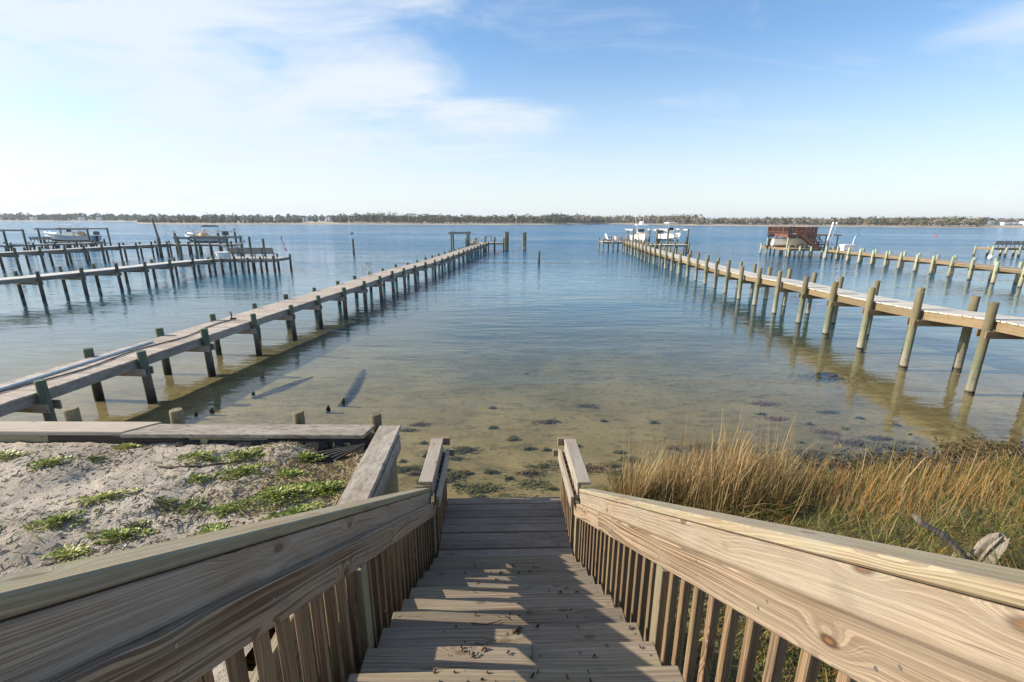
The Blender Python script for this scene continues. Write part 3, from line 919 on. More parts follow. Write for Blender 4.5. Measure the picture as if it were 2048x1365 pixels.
def dock(name, label, pts, side, width, sep, spacing, pile_r, pile_up, mats, first=0.0, boards=None, seed=1, stringer_h=0.19, group=None, jit=0.05):
    """pts: line of the row of piles nearest the viewer; side: +1 when the deck lies to the right (+X) of it"""
    rr = random.Random(seed)
    deck_m, str_m, pile_m = mats
    near = Path(pts)
    root = empty(name, tuple(near.at(0)[0]), label, 'dock', group)

    def frame(t):
        p, d = near.at(t)
        dh = Vector((d.x, d.y, 0)).normalized()
        nrm = Vector((dh.y, -dh.x, 0)) * side          # points from the near row across the deck
        return p, d, nrm

    ts = []
    t = first
    while t < near.len:
        ts.append(t); t += spacing * (1 + rr.uniform(-jit, jit) * 0.6)
    for t in ts:
        p, d, nr = frame(t)
        for k in (0, 1):
            q = p + nr * (sep * k)
            up = pile_up + rr.uniform(-0.06, 0.06)
            piling(root, q.x + rr.uniform(-0.02, 0.02), q.y + rr.uniform(-0.05, 0.05), round(p.z + up, 1) if spacing < 0 else p.z + up, pile_r * rr.choice((0.94, 1.0, 1.06)), pile_m)
        # cross beam bolted to the piles under the stringers
        dirh = Vector((d.x, d.y, 0)).normalized()
        for off in ((pile_r + 0.022), -(pile_r + 0.022)):
            zc = p.z - 0.04 - stringer_h - 0.09
            a = p + nr * (-0.10) + dirh * off; b = p + nr * (sep + 0.10) + dirh * off
            beam('cross_beam', root, (a.x, a.y, zc), (b.x, b.y, zc), 0.04, 0.18, str_m)
    # stringers: one length per bay on both edges, one in the middle
    e0, e1 = (sep - width) / 2 + 0.02, (sep + width) / 2 - 0.02
    edges = [0.0] + [t for t in ts if t > 0.4] + [near.len]
    edges = sorted(set(round(e, 3) for e in edges))
    for a, b in zip(edges, edges[1:]):
        if b - a < 0.3: continue
        pa, da, na = frame(a + 0.004); pb, db, nb = frame(b - 0.004)
        for e in (e0 + 0.0, (e0 + e1) / 2, e1):
            dz = Vector((0, 0, -0.042 - stringer_h / 2 + rr.uniform(-0.006, 0.0)))
            beam('stringer', root, pa + na * e + dz, pb + nb * e + dz, 0.045, stringer_h, str_m)
    # deck
    if boards:
        bw, bt, nmax, t0 = boards
        me = box_mesh(width + 0.06, bw - 0.008, 0.038, deck_m, 0.003)
        t = bw / 2; k = 0
        rest = MB()
        while t < near.len:
            p, d, nr = frame(t)
            c = p + nr * (sep / 2) + Vector((0, 0, -0.019 + rr.uniform(-0.003, 0.003))) + nr * rr.uniform(-0.015, 0.015)
            yv = d
            xv = nr.copy()
            if side < 0: xv = -xv
            zv = xv.cross(yv).normalized()
            R = Matrix((xv, zv.cross(xv).normalized(), zv)).transposed()
            R = R @ Matrix.Rotation(rr.uniform(-0.006, 0.006), 3, 'Z')
            if t >= t0 and k < nmax:
                link('deck_board', me, root, c, R); k += 1
            else:
                rest.box(c - Vector(root.location), (width + 0.06, bw - 0.008, 0.038), R)
            t += bw
        if rest.v:
            o = rest.build('deck_boards', deck_m, root, tuple(root.location))
            o['kind'] = 'stuff'
    else:
        b = MB()
        t = 0.0
        while t < near.len - 0.01:
            t2 = min(near.len, t + 0.15)
            p, d, nr = frame((t + t2) / 2)
            zv = Vector((0, 0, 1)); xv = nr if side > 0 else -nr
            R = Matrix((xv, zv.cross(xv).normalized(), zv)).transposed()
            b.box(p + nr * (sep / 2) + Vector((0, 0, -0.019)) - Vector(root.location), (width + 0.06, t2 - t - 0.006, 0.038), R)
            t = t2
        o = b.build('deck_boards', deck_m, root, tuple(root.location))
        o['kind'] = 'stuff'
    return root


def platform(root, x0, x1, y0, y1, z, mats, pile_r, nx=3, ny=2, up=0.3, h=0.19):
    """rectangular pier head that belongs to a dock"""
    deck_m, str_m, pile_m = mats
    b = MB()
    n = int((y1 - y0) / 0.15)
    for i in range(n):
        b.box(((x0 + x1) / 2 - root.location.x, y0 + (i + 0.5) * (y1 - y0) / n - root.location.y, z - 0.015 - root.location.z), (x1 - x0, (y1 - y0) / n - 0.006, 0.038))
    b.build('head_deck', deck_m, root, tuple(root.location))
    for y in (y0 + 0.03, (y0 + y1) / 2, y1 - 0.03):
        beam('head_joist', root, (x0, y, z - 0.04 - h / 2), (x1, y, z - 0.04 - h / 2), 0.05, h, str_m)
    for x in (x0 + 0.03, x1 - 0.03):
        beam('head_joist', root, (x, y0 + 0.06, z - 0.045 - h / 2), (x, y1 - 0.06, z - 0.045 - h / 2), 0.05, h, str_m)
    for i in range(nx):
        for j in range(ny):
            x = x0 + (x1 - x0) * i / (nx - 1); y = (y0 - pile_r) + (y1 - y0 + 2 * pile_r) * j / max(1, ny - 1)
            piling(root, x, y, z + up + rnd.uniform(-0.08, 0.08), pile_r, pile_m)


# left dock, grey boards
A_PTS = [(-9.15, 5.8, 1.0), (-8.75, 10.27, 1.0), (-8.43, 14.53, 0.98), (-8.08, 18.75, 0.97), (-7.47, 22.6, 1.02), (-7.11, 26.92, 1.05), (-6.75, 30.8, 1.03),
         (-5.98, 35.5, 1.0), (-4.98, 45.2, 1.05), (-3.14, 64.0, 1.15)]
matsA = (M['adeck'], M['astringer'], M['pile_a'])
dockA = dock('dock', 'long grey weathered plank dock with short green pilings left of centre', A_PTS, -1, 1.16, 1.40, 2.12, 0.09, 0.19, matsA, first=0.30, boards=(0.14, 0, 300, 0.6), seed=3)
platform(dockA, -6.4, -1.2, 63.9, 66.0, 1.15, matsA, 0.09, 5, 2, 0.7)

# right dock, pale boards on tall olive piles
R_PTS = [(11.5, 7.3, 2.0), (11.72, 10.99, 1.88), (11.77, 13.02, 1.72), (11.96, 15.14, 1.62), (12.15, 17.31, 1.54), (12.4, 21.31, 1.48), (12.65, 25.3, 1.32), (13.07, 29.5, 1.2),
         (13.46, 34.0, 1.2), (13.62, 38.0, 1.2), (14.03, 46.56, 1.22), (14.52, 52.93, 1.26), (15.4, 65.0, 1.35)]
matsR = (M['rdeck'], M['rstringer'], M['pile_r'])
dockR = dock('dock', 'long pale sunlit dock on tall olive pilings right of centre', R_PTS, 1, 1.14, 1.45, 2.04, 0.10, 0.48, matsR, first=1.65, boards=(0.14, 0, 300, 1.5), seed=8, stringer_h=0.235)
platform(dockR, 12.7, 16.9, 65.05, 68.0, 1.30, matsR, 0.105, 4, 2, 0.5)
platform(dockR, 17.5, 23.0, 60.6, 62.2, 1.15, matsR, 0.10, 4, 2, 0.4)

# three docks further left
B_PTS = [(-27.2, 19.5, 1.15), (-25.3, 24.2, 1.17), (-24.6, 28.0, 1.17), (-24.45, 32.6, 1.12), (-23.95, 37.2, 1.05)]
matsB = (M['greydeck'], M['greybeam'], M['pile_b'])
dockB = dock('dock', 'grey dock ending in a long dark bench platform with a flag', B_PTS, -1, 1.2, 1.45, 2.1, 0.09, 0.3, matsB, first=0.9, seed=5)
platform(dockB, -24.6, -19.3, 37.3, 39.9, 1.05, matsB, 0.09, 6, 2, 0.2)
C_PTS = [(-44.4, 30.5, 1.5), (-41.6, 38.0, 1.45), (-41.2, 43.0, 1.42), (-41.3, 47.6, 1.40), (-40.9, 52.0, 1.36), (-40.5, 55.5, 1.34)]
dockC = dock('dock', 'silver grey dock leading to the lifted boat with tan cover', C_PTS, -1, 1.3, 1.5, 2.0, 0.095, 0.32, matsB, first=0.6, seed=6)
platform(dockC, -42.6, -33.6, 55.6, 57.6, 1.25, matsB, 0.10, 8, 2, 0.25)
D_PTS = [(-70.5, 50.0, 0.9), (-66.2, 57.0, 0.85), (-64.8, 60.3, 0.82), (-63.2, 63.4, 0.8), (-60.2, 67.5, 0.8)]
dockD = dock('dock', 'farthest left dock below the pale blue lifted boat', D_PTS, -1, 1.3, 1.5, 2.2, 0.1, 0.3, matsB, first=0.6, seed=7)
platform(dockD, -68.0, -61.0, 67.6, 69.4, 0.85, matsB, 0.12, 5, 2, 0.3)
# two docks further right
RR_PTS = [(33.0, 25.5, 1.1), (33.81, 31.15, 1.1), (34.2, 35.0, 1.12), (34.94, 38.98, 1.1), (35.42, 42.67, 1.06), (35.96, 46.52, 1.04), (36.24, 49.76, 1.02), (36.6, 54.3, 1.0)]
matsRR = (M['rrdeck'], M['rstringer'], M['pile_g'])
dockRR = dock('dock', 'brown dock on pale green pilings leading to the red upper deck', RR_PTS, 1, 1.25, 1.5, 2.0, 0.11, 0.42, matsRR, first=0.7, seed=12)
platform(dockRR, 33.0, 39.6, 55.4, 61.5, 1.0, matsRR, 0.11, 6, 2, 0.35)

benchd = empty('dock', (61, 59, 1.0), 'short dock at the right edge carrying a slatted bench', 'dock')
platform(benchd, 60.6, 67.5, 58.6, 60.6, 1.0, (M['rrdeck'], M['rstringer'], M['pile_g']), 0.13, 5, 2, 0.15)
bw_ = MB(); bw_.box((9.6, -0.0, -0.02), (6.0, 1.4, 0.05)); bw_.box((9.6, -0.66, -0.13), (6.0, 0.05, 0.19)); bw_.build('walkway', M['rrdeck'], benchd, (61, 59, 0.99))

# bolts and joist-hanger tips on the nearest bents of the right dock
bt = MB()
for (x, y, z) in ((11.72, 10.99, 1.62), (11.77, 13.02, 1.46), (11.96, 15.14, 1.36)):
    for dx in (-0.06, 0.05):
        bt.tube([(x + dx, y - 0.19, z + dx * 0.3), (x + dx, y - 0.165, z + dx * 0.3)], 0.018, 6)
bt.build('bolt', M['bolt'], dockR)


# ------------------------------------------------------------------ things on and around the docks
def lift(x0, x1, y0, y1, ztop, label, pm, bm_, cross='x', r=0.13, cradle=None, up=0.08):
    t = empty('boat_lift', ((x0 + x1) / 2, (y0 + y1) / 2, 0), label, 'boat lift')
    for x in (x0, x1):
        for y in (y0, y1):
            piling(t, x, y, ztop + up, r, pm, -2.5)
    if cross == 'x':
        for y in (y0, y1): beam('top_beam', t, (x0 - 0.3, y - r - 0.06, ztop - 0.08), (x1 + 0.3, y - r - 0.06, ztop - 0.08), 0.1, 0.2, bm_)
    else:
        for x in (x0, x1): beam('top_beam', t, (x - r - 0.06, y0 - 0.3, ztop - 0.08), (x - r - 0.06, y1 + 0.3, ztop - 0.08), 0.1, 0.2, bm_)
    if cradle is not None:
        for y in (y0 + 0.25, y1 - 0.25): beam('cradle_beam', t, (x0 + 0.1, y, cradle), (x1 - 0.1, y, cradle), 0.12, 0.18, M['alu'])
        for x in (x0 + 0.22, x1 - 0.22):
            for y in (y0 + 0.25, y1 - 0.25):
                cb = MB(); cb.tube([(x, y, cradle), (x, y, ztop - 0.1)], 0.012, 5); cb.build('cable', M['steel'], t)
    return t


lift(-7.5, -5.5, 57.0, 59.0, 2.72, 'empty goalpost boat lift frame beside the far end of the grey dock', M['pile_a'], M['greybeam'], r=0.1)
lift(17.0, 20.3, 65.6, 69.2, 3.0, 'boat lift with pale beams holding the white cabin boat', M['pile_r'], M['alu'], cross='y', cradle=0.95)
lift(20.9, 23.6, 62.8, 66.6, 3.1, 'boat lift on dark pilings holding the small grey and white boat', M['pile_r'], M['alu'], cross='y', cradle=1.25)
lift(-69.0, -61.8, 68.0, 71.4, 2.75, 'boat lift posts around the pale blue boat', M['pile_a'], M['greybeam'], cradle=0.55, r=0.12)
lift(-70.2, -63.5, 58.3, 60.6, 2.75, 'empty boat lift frame at the left edge of the picture', M['pile_a'], M['greybeam'], cradle=0.9, r=0.12)
lift(-42.0, -36.6, 58.0, 61.6, 2.7, 'boat lift beneath the boat with the tan cover', M['pile_b'], M['alu'], cradle=0.95)
lift(-33.2, -28.4, 46.2, 48.6, 2.45, 'empty old boat lift posts between the two grey docks', M['pile_a'], M['greybeam'], r=0.12)

lone_pile(-0.98, 66.6, 2.6, 0.15, M['pile_r'], 'tall pale piling at the grey dock end, left of a touching pair')
lone_pile(-0.66, 66.6, 2.6, 0.15, M['pile_r'], 'tall pale piling at the grey dock end, right of a touching pair')
lone_pile(1.60, 67.3, 2.52, 0.15, M['pile_r'], 'tall pale piling standing free in open water, left of its pair')
lone_pile(1.90, 67.5, 2.52, 0.13, M['pile_r'], 'tall pale piling standing free in open water, right of its pair')
lone_pile(2.70, 46.6, 1.15, 0.11, M['pile_b'], 'short lone piling in open water near the picture centre')
lone_pile(-23.4, 41.4, 2.7, 0.1, M['pile_a'], 'thin tall pole behind the bench platform, left one')
lone_pile(-22.3, 41.6, 2.5, 0.1, M['pile_a'], 'thin tall pole behind the bench platform, right one')
lone_pile(-40.0, 52.6, 2.15, 0.17, M['pile_b'], 'leaning grey mast piling beside the silver dock')
mk = empty('channel_marker', (-20.1, 58.6, 0), 'lone dark piling in the water topped by a small sign', 'marker')
piling(mk, -20.1, 58.6, 1.85, 0.13, M['pile_a'], -2.5)
b = MB(); b.tube([(0, 0, 1.8), (0, 0, 2.3)], 0.025, 6); b.build('rod', M['steel'], mk, (-20.1, 58.6, 0))
b = MB(); b.box((0, -0.03, 2.5), (0.42, 0.03, 0.36)); b.build('sign_board', M['hullgrey'], mk, (-20.1, 58.6, 0))
b = MB(); b.tube([(-39.9, 52.5, 2.0), (-40.35, 52.7, 4.2)], [0.13, 0.09], 8)
tag(b.build('mast', M['greybeam']), 'tall leaning grey pole above the silver dock', 'pole')


def bench(name, x0, x1, y, z, h, mat, label, lean=0.22, slats=4):
    t = empty(name, ((x0 + x1) / 2, y, z), label, 'bench')
    n = max(3, int((x1 - x0) / 0.9))
    for i in range(n + 1):
        x = x0 + (x1 - x0) * i / n
        beam('post', t, (x, y, z), (x, y - lean, z + h), 0.05, 0.09, mat)
        beam('leg', t, (x, y + 0.42, z), (x, y + 0.42, z + 0.40), 0.05, 0.09, mat)
    for k in range(slats):
        q = 0.45 + 0.55 * (k + 0.5) / slats
        beam('back_slat', t, (x0, y - lean * q + 0.06, z + h * q), (x1, y - lean * q + 0.06, z + h * q), 0.03, h * 0.55 / slats - 0.015, mat)
    for k in range(3):
        beam('seat_slat', t, (x0, y + 0.12 + 0.15 * k, z + 0.42), (x1, y + 0.12 + 0.15 * k, z + 0.42), 0.13, 0.035, mat)
    return t


bench('bench', -23.0, -19.4, 37.6, 1.05, 0.92, M['greybeam'], 'long dark slat backed bench on the platform beside the flag')
bench('bench', 60.9, 66.2, 58.85, 1.0, 0.88, M['greybeam'], 'slatted bench on the short dock at the right edge')
bench('bench', -69.6, -66.5, 67.3, 0.85, 0.75, M['greybeam'], 'dark bench below the bow of the pale blue boat')

# fish table on the left dock head
t = empty('fish_table', (-3.3, 65.0, 1.15), 'small cleaning table at the far end of the grey dock', 'table')
b = MB(); b.box((0, 0, 0.85), (1.3, 0.6, 0.06)); b.build('table_top', M['greybeam'], t, (-3.3, 65.0, 1.15))
for sx in (-0.5, 0.5):
    beam('leg', t, (-3.3 + sx, 64.8, 1.15), (-3.3 + sx * 0.6, 65.2, 1.98), 0.08, 0.08, M['greybeam'])
b = MB(); b.tube([(-0.2, 0, 0), (-0.2, 0, 0.3), (0.25, 0, 0.32)], [0.16, 0.2, 0.1], 8)
tag(b.build('buoy_float', M['tan'], None, (-5.0, 61.6, 1.17)), 'small orange float lying near the end of the grey dock', 'float')

# ladder on the left dock
t = empty('dock_ladder', (-8.35, 26.0, 1.05), 'steel hoop swim ladder on the far side of the grey dock', 'ladder')
for dy in (0.0, 0.45):
    b = MB()
    pts = [(0.25, dy, 0.0), (0.25, dy, 0.55)] + [(0.05 + 0.2 * math.cos(a), dy, 0.55 + 0.2 * math.sin(a)) for a in (0.5, 1.0, 1.57, 2.1, 2.7)] + [(-0.17, dy, 0.4), (-0.17, dy, -1.3)]
    b.tube(pts, 0.025, 8); b.build('side_rail', M['steel'], t, (-8.35, 26.0, 1.05))
for k in range(4):
    b = MB(); b.tube([(-0.17, 0, -0.2 - 0.3 * k), (-0.17, 0.45, -0.2 - 0.3 * k)], 0.02, 6); b.build('rung', M['steel'], t, (-8.35, 26.0, 1.05))

# hose and white plastic pipe on the left dock
def a_deck(y, e):
    p = [q for q in A_PTS]
    return Vector((lerp_path(A_PTS, y, 0) - e, y, lerp_path(A_PTS, y, 2)))


pts = []
for i in range(46):
    y = 7.2 + i * 0.165
    e = 0.62 + 0.10 * math.sin(i * 0.35) + (0.0 if i < 30 else (i - 30) * 0.012)
    v_ = a_deck(y, e); v_.z += 0.022
    pts.append(v_)
b = MB(); b.tube(pts, 0.016, 6)
tag(b.build('hose', M['hose'], smooth=True), 'dark hose lying along the middle of the grey dock', 'hose')
p_ = pts[-1]
t = empty('hose_stand', tuple(p_), 'small dark tap standing at the end of the hose', 'tap')
b = MB(); b.tube([(0, 0, 0), (0.02, 0, 0.18), (0.0, -0.05, 0.24)], 0.022, 6); b.build('pipe', M['black'], t, tuple(p_))
b = MB(); b.box((0, 0, 0.25), (0.12, 0.02, 0.02)); b.box((0.05, 0.02, 0.03), (0.16, 0.1, 0.05)); b.build('handle', M['black'], t, tuple(p_))
b = MB()
q0, q1 = a_deck(7.4, 0.86), a_deck(11.75, 0.98)
b.tube([q0 + Vector((0, 0, 0.03)), q1 + Vector((0, 0, 0.03))], 0.03, 10)
tag(b.build('pipe', M['plastic'], smooth=True), 'long white plastic pipe lying on the near end of the grey dock', 'pipe')

# white tub and flag on dock B
b = MB()
b.tube([(-23.35, 37.3, 1.12), (-23.35, 37.3, 1.14), (-23.35, 37.3, 1.55), (-23.35, 37.3, 1.62)], [0.40, 0.44, 0.54, 0.57], 16)
tag(b.build('tub', M['plastic'], smooth=False), 'white plastic tub at the corner of the bench platform', 'tub')
t = empty('flag', (-19.45, 39.5, 1.05), 'drooping striped flag on a white pole at the bench platform corner', 'flag')
b = MB(); b.tube([(0, 0, 0), (-0.16, 0, 2.05)], 0.025, 6); b.build('pole', M['plastic'], t, (-19.45, 39.5, 1.05))
fb = MB()
NS = 13
for i in range(NS):
    for k in range(8):
        def fp(u, w_):
            # cloth hanging down from its hoist on the pole, folded
            x = -0.14 + 0.17 * w_ + 0.32 * u * w_ ** 1.2 - 0.05 * u
            return (x + 0.03 * math.sin(9 * w_ + 3 * u), -0.05 + 0.07 * math.sin(14 * w_ + 2 * u) * u, 1.95 - 1.35 * w_ - 0.15 * u)
        w0, w1 = k / 8, (k + 1) / 8
        u0, u1 = i / NS, (i + 1) / NS
        mi = 2 if (k < 3 and i < 7) else (0 if i % 2 == 0 else 1)
        fb.poly([fp(u0, w0), fp(u1, w0), fp(u1, w1), fp(u0, w1)], mi)
fb.build('cloth', [M['flag_red'], M['flag_white'], M['flag_blue']], t, (-19.45, 39.5, 1.05))
# old crossed timbers (broken lift arms) by the tub
b = MB(); b.bar((-25.2, 41.0, 1.3), (-23.6, 41.0, 2.35), 0.1, 0.16)
tag(b.build('loose_beam', M['greydeck']), 'pale timber slanting up to the right behind the tub', 'beam')
b = MB(); b.bar((-25.9, 41.2, 2.0), (-24.6, 41.2, 1.25), 0.1, 0.14)
tag(b.build('loose_beam', M['greydeck']), 'pale timber slanting down to the right behind the tub', 'beam')


# ------------------------------------------------------------------ boats
def boat(loc, heading, L, B, D, label, side='white', bottom='bottom', ttop=True, console='white', cover=None, engine=True, mast=False, cabin=False, bimini=False, name='motor_boat'):
    t = empty(name, loc, label, 'boat')
    R = Matrix.Rotation(heading, 3, 'Z')
    ns = 15
    S = []
    for i in range(ns):
        u = i / (ns - 1)
        taper = (1 - max(0, (u - 0.42) / 0.58) ** 2.3)
        bs_ = B / 2 * max(0.015, taper) * (0.93 + 0.07 * min(1, u * 4))
        bc = bs_ * (0.84 - 0.30 * max(0, u - 0.5))
        zk = D * (0.02 + 0.62 * max(0, (u - 0.72) / 0.28) ** 2.2)
        zc = D * (0.30 + 0.42 * max(0, (u - 0.45) / 0.55) ** 1.6)
        zs = D * (0.86 + 0.26 * u * u)
        x = -L / 2 + L * u + 0.03 * L * max(0, u - 0.8)
        S.append((x, bs_, bc, zk, max(zc, zk + 0.01), zs))
    v, f, mi = [], [], []
    cols = 7
    for (x, bs_, bc, zk, zc, zs) in S:
        v += [(x - 0.02, -bs_ * 0.90, zs - 0.02), (x, -bs_, zs), (x, -bc, zc), (x, 0, zk), (x, bc, zc), (x, bs_, zs), (x - 0.02, bs_ * 0.90, zs - 0.02)]
    for i in range(ns - 1):
        for j in range(cols - 1):
            f.append((i * cols + j, i * cols + j + 1, (i + 1) * cols + j + 1, (i + 1) * cols + j))
            mi.append(1 if j in (2, 3) else 0)
    f.append(tuple(range(cols - 1, -1, -1))); mi.append(0)
    hb = MB(); hb.v, hb.f, hb.m = v, f, mi
    hb.build('hull', [M[side], M[bottom]], t, loc, R)
    # cockpit sole and inner liner
    lb = MB()
    for a, c in zip(S[:-1], S[1:]):
        z0, z1 = a[5] - 0.28 * D, c[5] - 0.28 * D
        lb.poly([(a[0], -a[1] * 0.88, z0), (c[0], -c[1] * 0.88, z1), (c[0], c[1] * 0.88, z1), (a[0], a[1] * 0.88, z0)])
        for sg in (-1, 1):
            lb.poly([(a[0], sg * a[1] * 0.89, a[5] - 0.02), (c[0], sg * c[1] * 0.89, c[5] - 0.02), (c[0], sg * c[1] * 0.88, z1), (a[0], sg * a[1] * 0.88, z0)])
    lb.build('deck', M['cream'], t, loc, R)
    zd = D * 0.62
    if console:
        cb = MB()
        cb.box((-0.04 * L, 0, zd + 0.4), (0.15 * L, B * 0.34, 0.85)); cb.box((0.05 * L, 0, zd + 0.2), (0.1 * L, B * 0.3, 0.45))
        cons = cb.build('console', M[console], t, loc, R)
        wb = MB(); wb.box((0.0, 0, zd + 1.0), (0.03, B * 0.34, 0.4), Matrix.Rotation(-0.35, 3, 'Y')); wb.build('windscreen', M['glass'], cons, loc, R)
        sb = MB(); sb.box((-0.18 * L, 0, zd + 0.35), (0.07 * L, B * 0.36, 0.6)); sb.box((-0.205 * L, 0, zd + 0.8), (0.02 * L, B * 0.36, 0.4)); sb.build('seat', M['white'], t, loc, R)
    if ttop:
        for sx in (-0.12, 0.04):
            for sy in (-1, 1):
                pb = MB(); pb.tube([(sx * L, sy * B * 0.2, zd), (sx * L * 0.9, sy * B * 0.24, zd + 1.75)], 0.03, 6); pb.build('top_post', M['alu'], t, loc, R)
        rb = MB(); rb.box((-0.04 * L, 0, zd + 1.78), (0.30 * L, B * 0.68, 0.07)); rb.box((-0.04 * L, 0, zd + 1.84), (0.25 * L, B * 0.55, 0.05)); rb.build('hard_top', M['white'], t, loc, R)
    if cabin:
        kb = MB()
        n = len(kb.v)
        kb.v += [(0.0, -B * .36, D * .9), (0.0, B * .36, D * .9), (0.34 * L, -B * .16, D * 1.02), (0.34 * L, B * .16, D * 1.02), (0.02 * L, -B * .28, D * 1.35), (0.02 * L, B * .28, D * 1.35), (0.2 * L, -B * .14, D * 1.22), (0.2 * L, B * .14, D * 1.22)]
        for q in ((0, 2, 6, 4), (1, 5, 7, 3), (2, 3, 7, 6), (4, 6, 7, 5), (0, 4, 5, 1)):
            kb.f.append(q); kb.m.append(0)
        kb.build('cabin', M['white'], t, loc, R)
    if mast:
        for sy in (-0.3, 0.12):
            ab = MB(); ab.tube([(-0.05 * L, sy * B, zd + 1.8), (-0.12 * L, sy * B * 1.15, zd + 3.6)], [0.025, 0.012], 5); ab.build('antenna', M['plastic'], t, loc, R)
        db = MB(); db.tube([(-0.02 * L, 0, zd + 1.85), (-0.02 * L, 0, zd + 2.0), (-0.02 * L, 0, zd + 2.22), (-0.02 * L, 0, zd + 2.3)], [0.34, 0.38, 0.3, 0.1], 12); db.build('radome', M['white'], t, loc, R)
    if cover:
        V, Fc = [], []
        gx, gy = 12, 8
        x0, x1, cw, ch = cover
        cvb = MB()
        for i in range(gx + 1):
            for j in range(gy + 1):
                u, w_ = i / gx, j / gy * 2 - 1
                x = x0 * L + (x1 - x0) * L * u
                prof = math.sin(math.pi * min(1, max(0, u))) ** 0.35 if 0 < u < 1 else 0
                z = zd + 0.1 + ch * prof * max(0, 1 - abs(w_) ** 2.5) * (0.75 + 0.25 * math.sin(5 * u + 1)) + 0.05 * math.sin(9 * u + 5 * w_)
                cvb.v.append((x, w_ * cw * B, z))
        for i in range(gx):
            for j in range(gy):
                k = i * (gy + 1) + j
                cvb.f.append((k, k + gy + 1, k + gy + 2, k + 1)); cvb.m.append(0)
        cvb.build('cover', M['tan'], t, loc, R, smooth=True)
    if bimini:
        b_ = MB()
        for i in range(6):
            a0, a1 = i / 6, (i + 1) / 6
            f_ = lambda a: (-0.30 * L + 0.24 * L * a, zd + 1.45 + 0.14 * math.sin(math.pi * a))
            (xa, za), (xb, zb_) = f_(a0), f_(a1)
            b_.bar((xa, 0, za), (xb, 0, zb_), B * 0.8, 0.07)
        b_.build('bimini_top', M['black'], t, loc, R)
        for sx in (-0.29, -0.08):
            for sy in (-1, 1):
                pb = MB(); pb.tube([(-0.18 * L, sy * B * 0.4, zd + 0.2), (sx * L, sy * B * 0.38, zd + 1.47)], 0.02, 5); pb.build('top_post', M['alu'], t, loc, R)
    if engine:
        eb = MB(); x = -L / 2 - 0.3
        eb.box((x, 0, D * 0.86 + 0.32), (0.58, 0.46, 0.42)); eb.box((x + 0.02, 0, D * 0.86 + 0.56), (0.46, 0.38, 0.14)); eb.build('engine_cowl', M['engine'], t, loc, R)
        eb = MB(); eb.box((x + 0.05, 0, D * 0.5), (0.26, 0.16, 0.9)); eb.box((x + 0.0, 0, D * 0.5 - 0.5), (0.62, 0.13, 0.15)); eb.box((x - 0.08, 0, D * 0.5 - 0.68), (0.22, 0.03, 0.3)); leg_ = eb.build('engine_leg', M['black'], t, loc, R)
        pr_ = MB()
        for k in range(3):
            a = k * 2.094
            pr_.box((x - 0.36, math.cos(a) * 0.11, D * 0.5 - 0.5 + math.sin(a) * 0.11), (0.03, 0.2, 0.09), Matrix.Rotation(a, 3, 'X'))
        pr_.build('propeller', M['black'], leg_, loc, R)
    rl = MB()
    for sg in (-1, 1):
        rl.tube([(S[k][0], sg * S[k][1] * 0.93, S[k][5] + 0.22) for k in range(9, ns)], 0.018, 5)
        for k in (9, 11, 13):
            rl.tube([(S[k][0], sg * S[k][1] * 0.93, S[k][5] - 0.02), (S[k][0], sg * S[k][1] * 0.93, S[k][5] + 0.22)], 0.014, 5)
    rl.build('bow_rail', M['steel'], t, loc, R)
    return t


boat((-66.0, 69.6, 0.72), math.pi, 7.4, 2.4, 1.15, 'pale blue grey centre console boat hanging in the far left lift', side='hullgrey', ttop=True, cover=(-0.32, -0.12, 0.25, 0.9))
boat((-39.5, 59.8, 1.15), math.pi, 4.9, 2.2, 1.05, 'grey boat with tan covered console and black sunshade in a lift', side='hullgrey', ttop=False, console=None, cover=(-0.06, 0.14, 0.28, 1.15), bimini=True)
boat((18.55, 67.4, 0.98), rad(-96), 6.4, 2.5, 1.3, 'white fishing boat with radar and tan cover facing us in the lift', ttop=True, cover=(-0.02, 0.24, 0.36, 0.75), mast=True, side='white', bottom='white', cabin=False)
boat((21.9, 64.7, 1.42), rad(-80), 5.0, 2.0, 1.1, 'small grey hulled boat with white top in the right lift', side='white', bottom='hullgrey', ttop=True, console='white')
boat((35.3, 58.6, 1.0), rad(-14), 4.8, 2.2, 1.25, 'cream white boat stored beneath the red upper deck', side='cream', bottom='cream', ttop=False, console=None, cabin=True, engine=True)


# ------------------------------------------------------------------ chairs and fire pit on the right dock head
def adirondack(x, y, z, rot, label):
    t = empty('deck_chair', (x, y, z), label, 'chair', None)
    R = Matrix.Rotation(rot, 3, 'Z'); l = (x, y, z)
    b = MB()
    for k in range(4): b.box((0.1 + 0.13 * k, 0, 0.36 - 0.03 * (3 - k)), (0.12, 0.55, 0.03))
    b.build('seat', M['white'], t, l, R)
    for k in range(5):
        b = MB(); b.box((-0.19, -0.22 + 0.11 * k, 0.68), (0.03, 0.095, 0.85 - 0.05 * abs(k - 2)), Matrix.Rotation(-0.42, 3, 'Y')); b.build('back_slat', M['white'], t, l, R)
    for sg in (-1, 1):
        b = MB(); b.box((0.2, sg * 0.34, 0.58), (0.7, 0.13, 0.03)); b.build('armrest', M['rust'], t, l, R)
        b = MB(); b.box((0.48, sg * 0.31, 0.29), (0.1, 0.03, 0.56)); b.build('leg', M['rust'], t, l, R)
        b = MB(); b.box((-0.05, sg * 0.31, 0.17), (0.95, 0.03, 0.1), Matrix.Rotation(0.3, 3, 'Y')); b.build('leg', M['rust'], t, l, R)


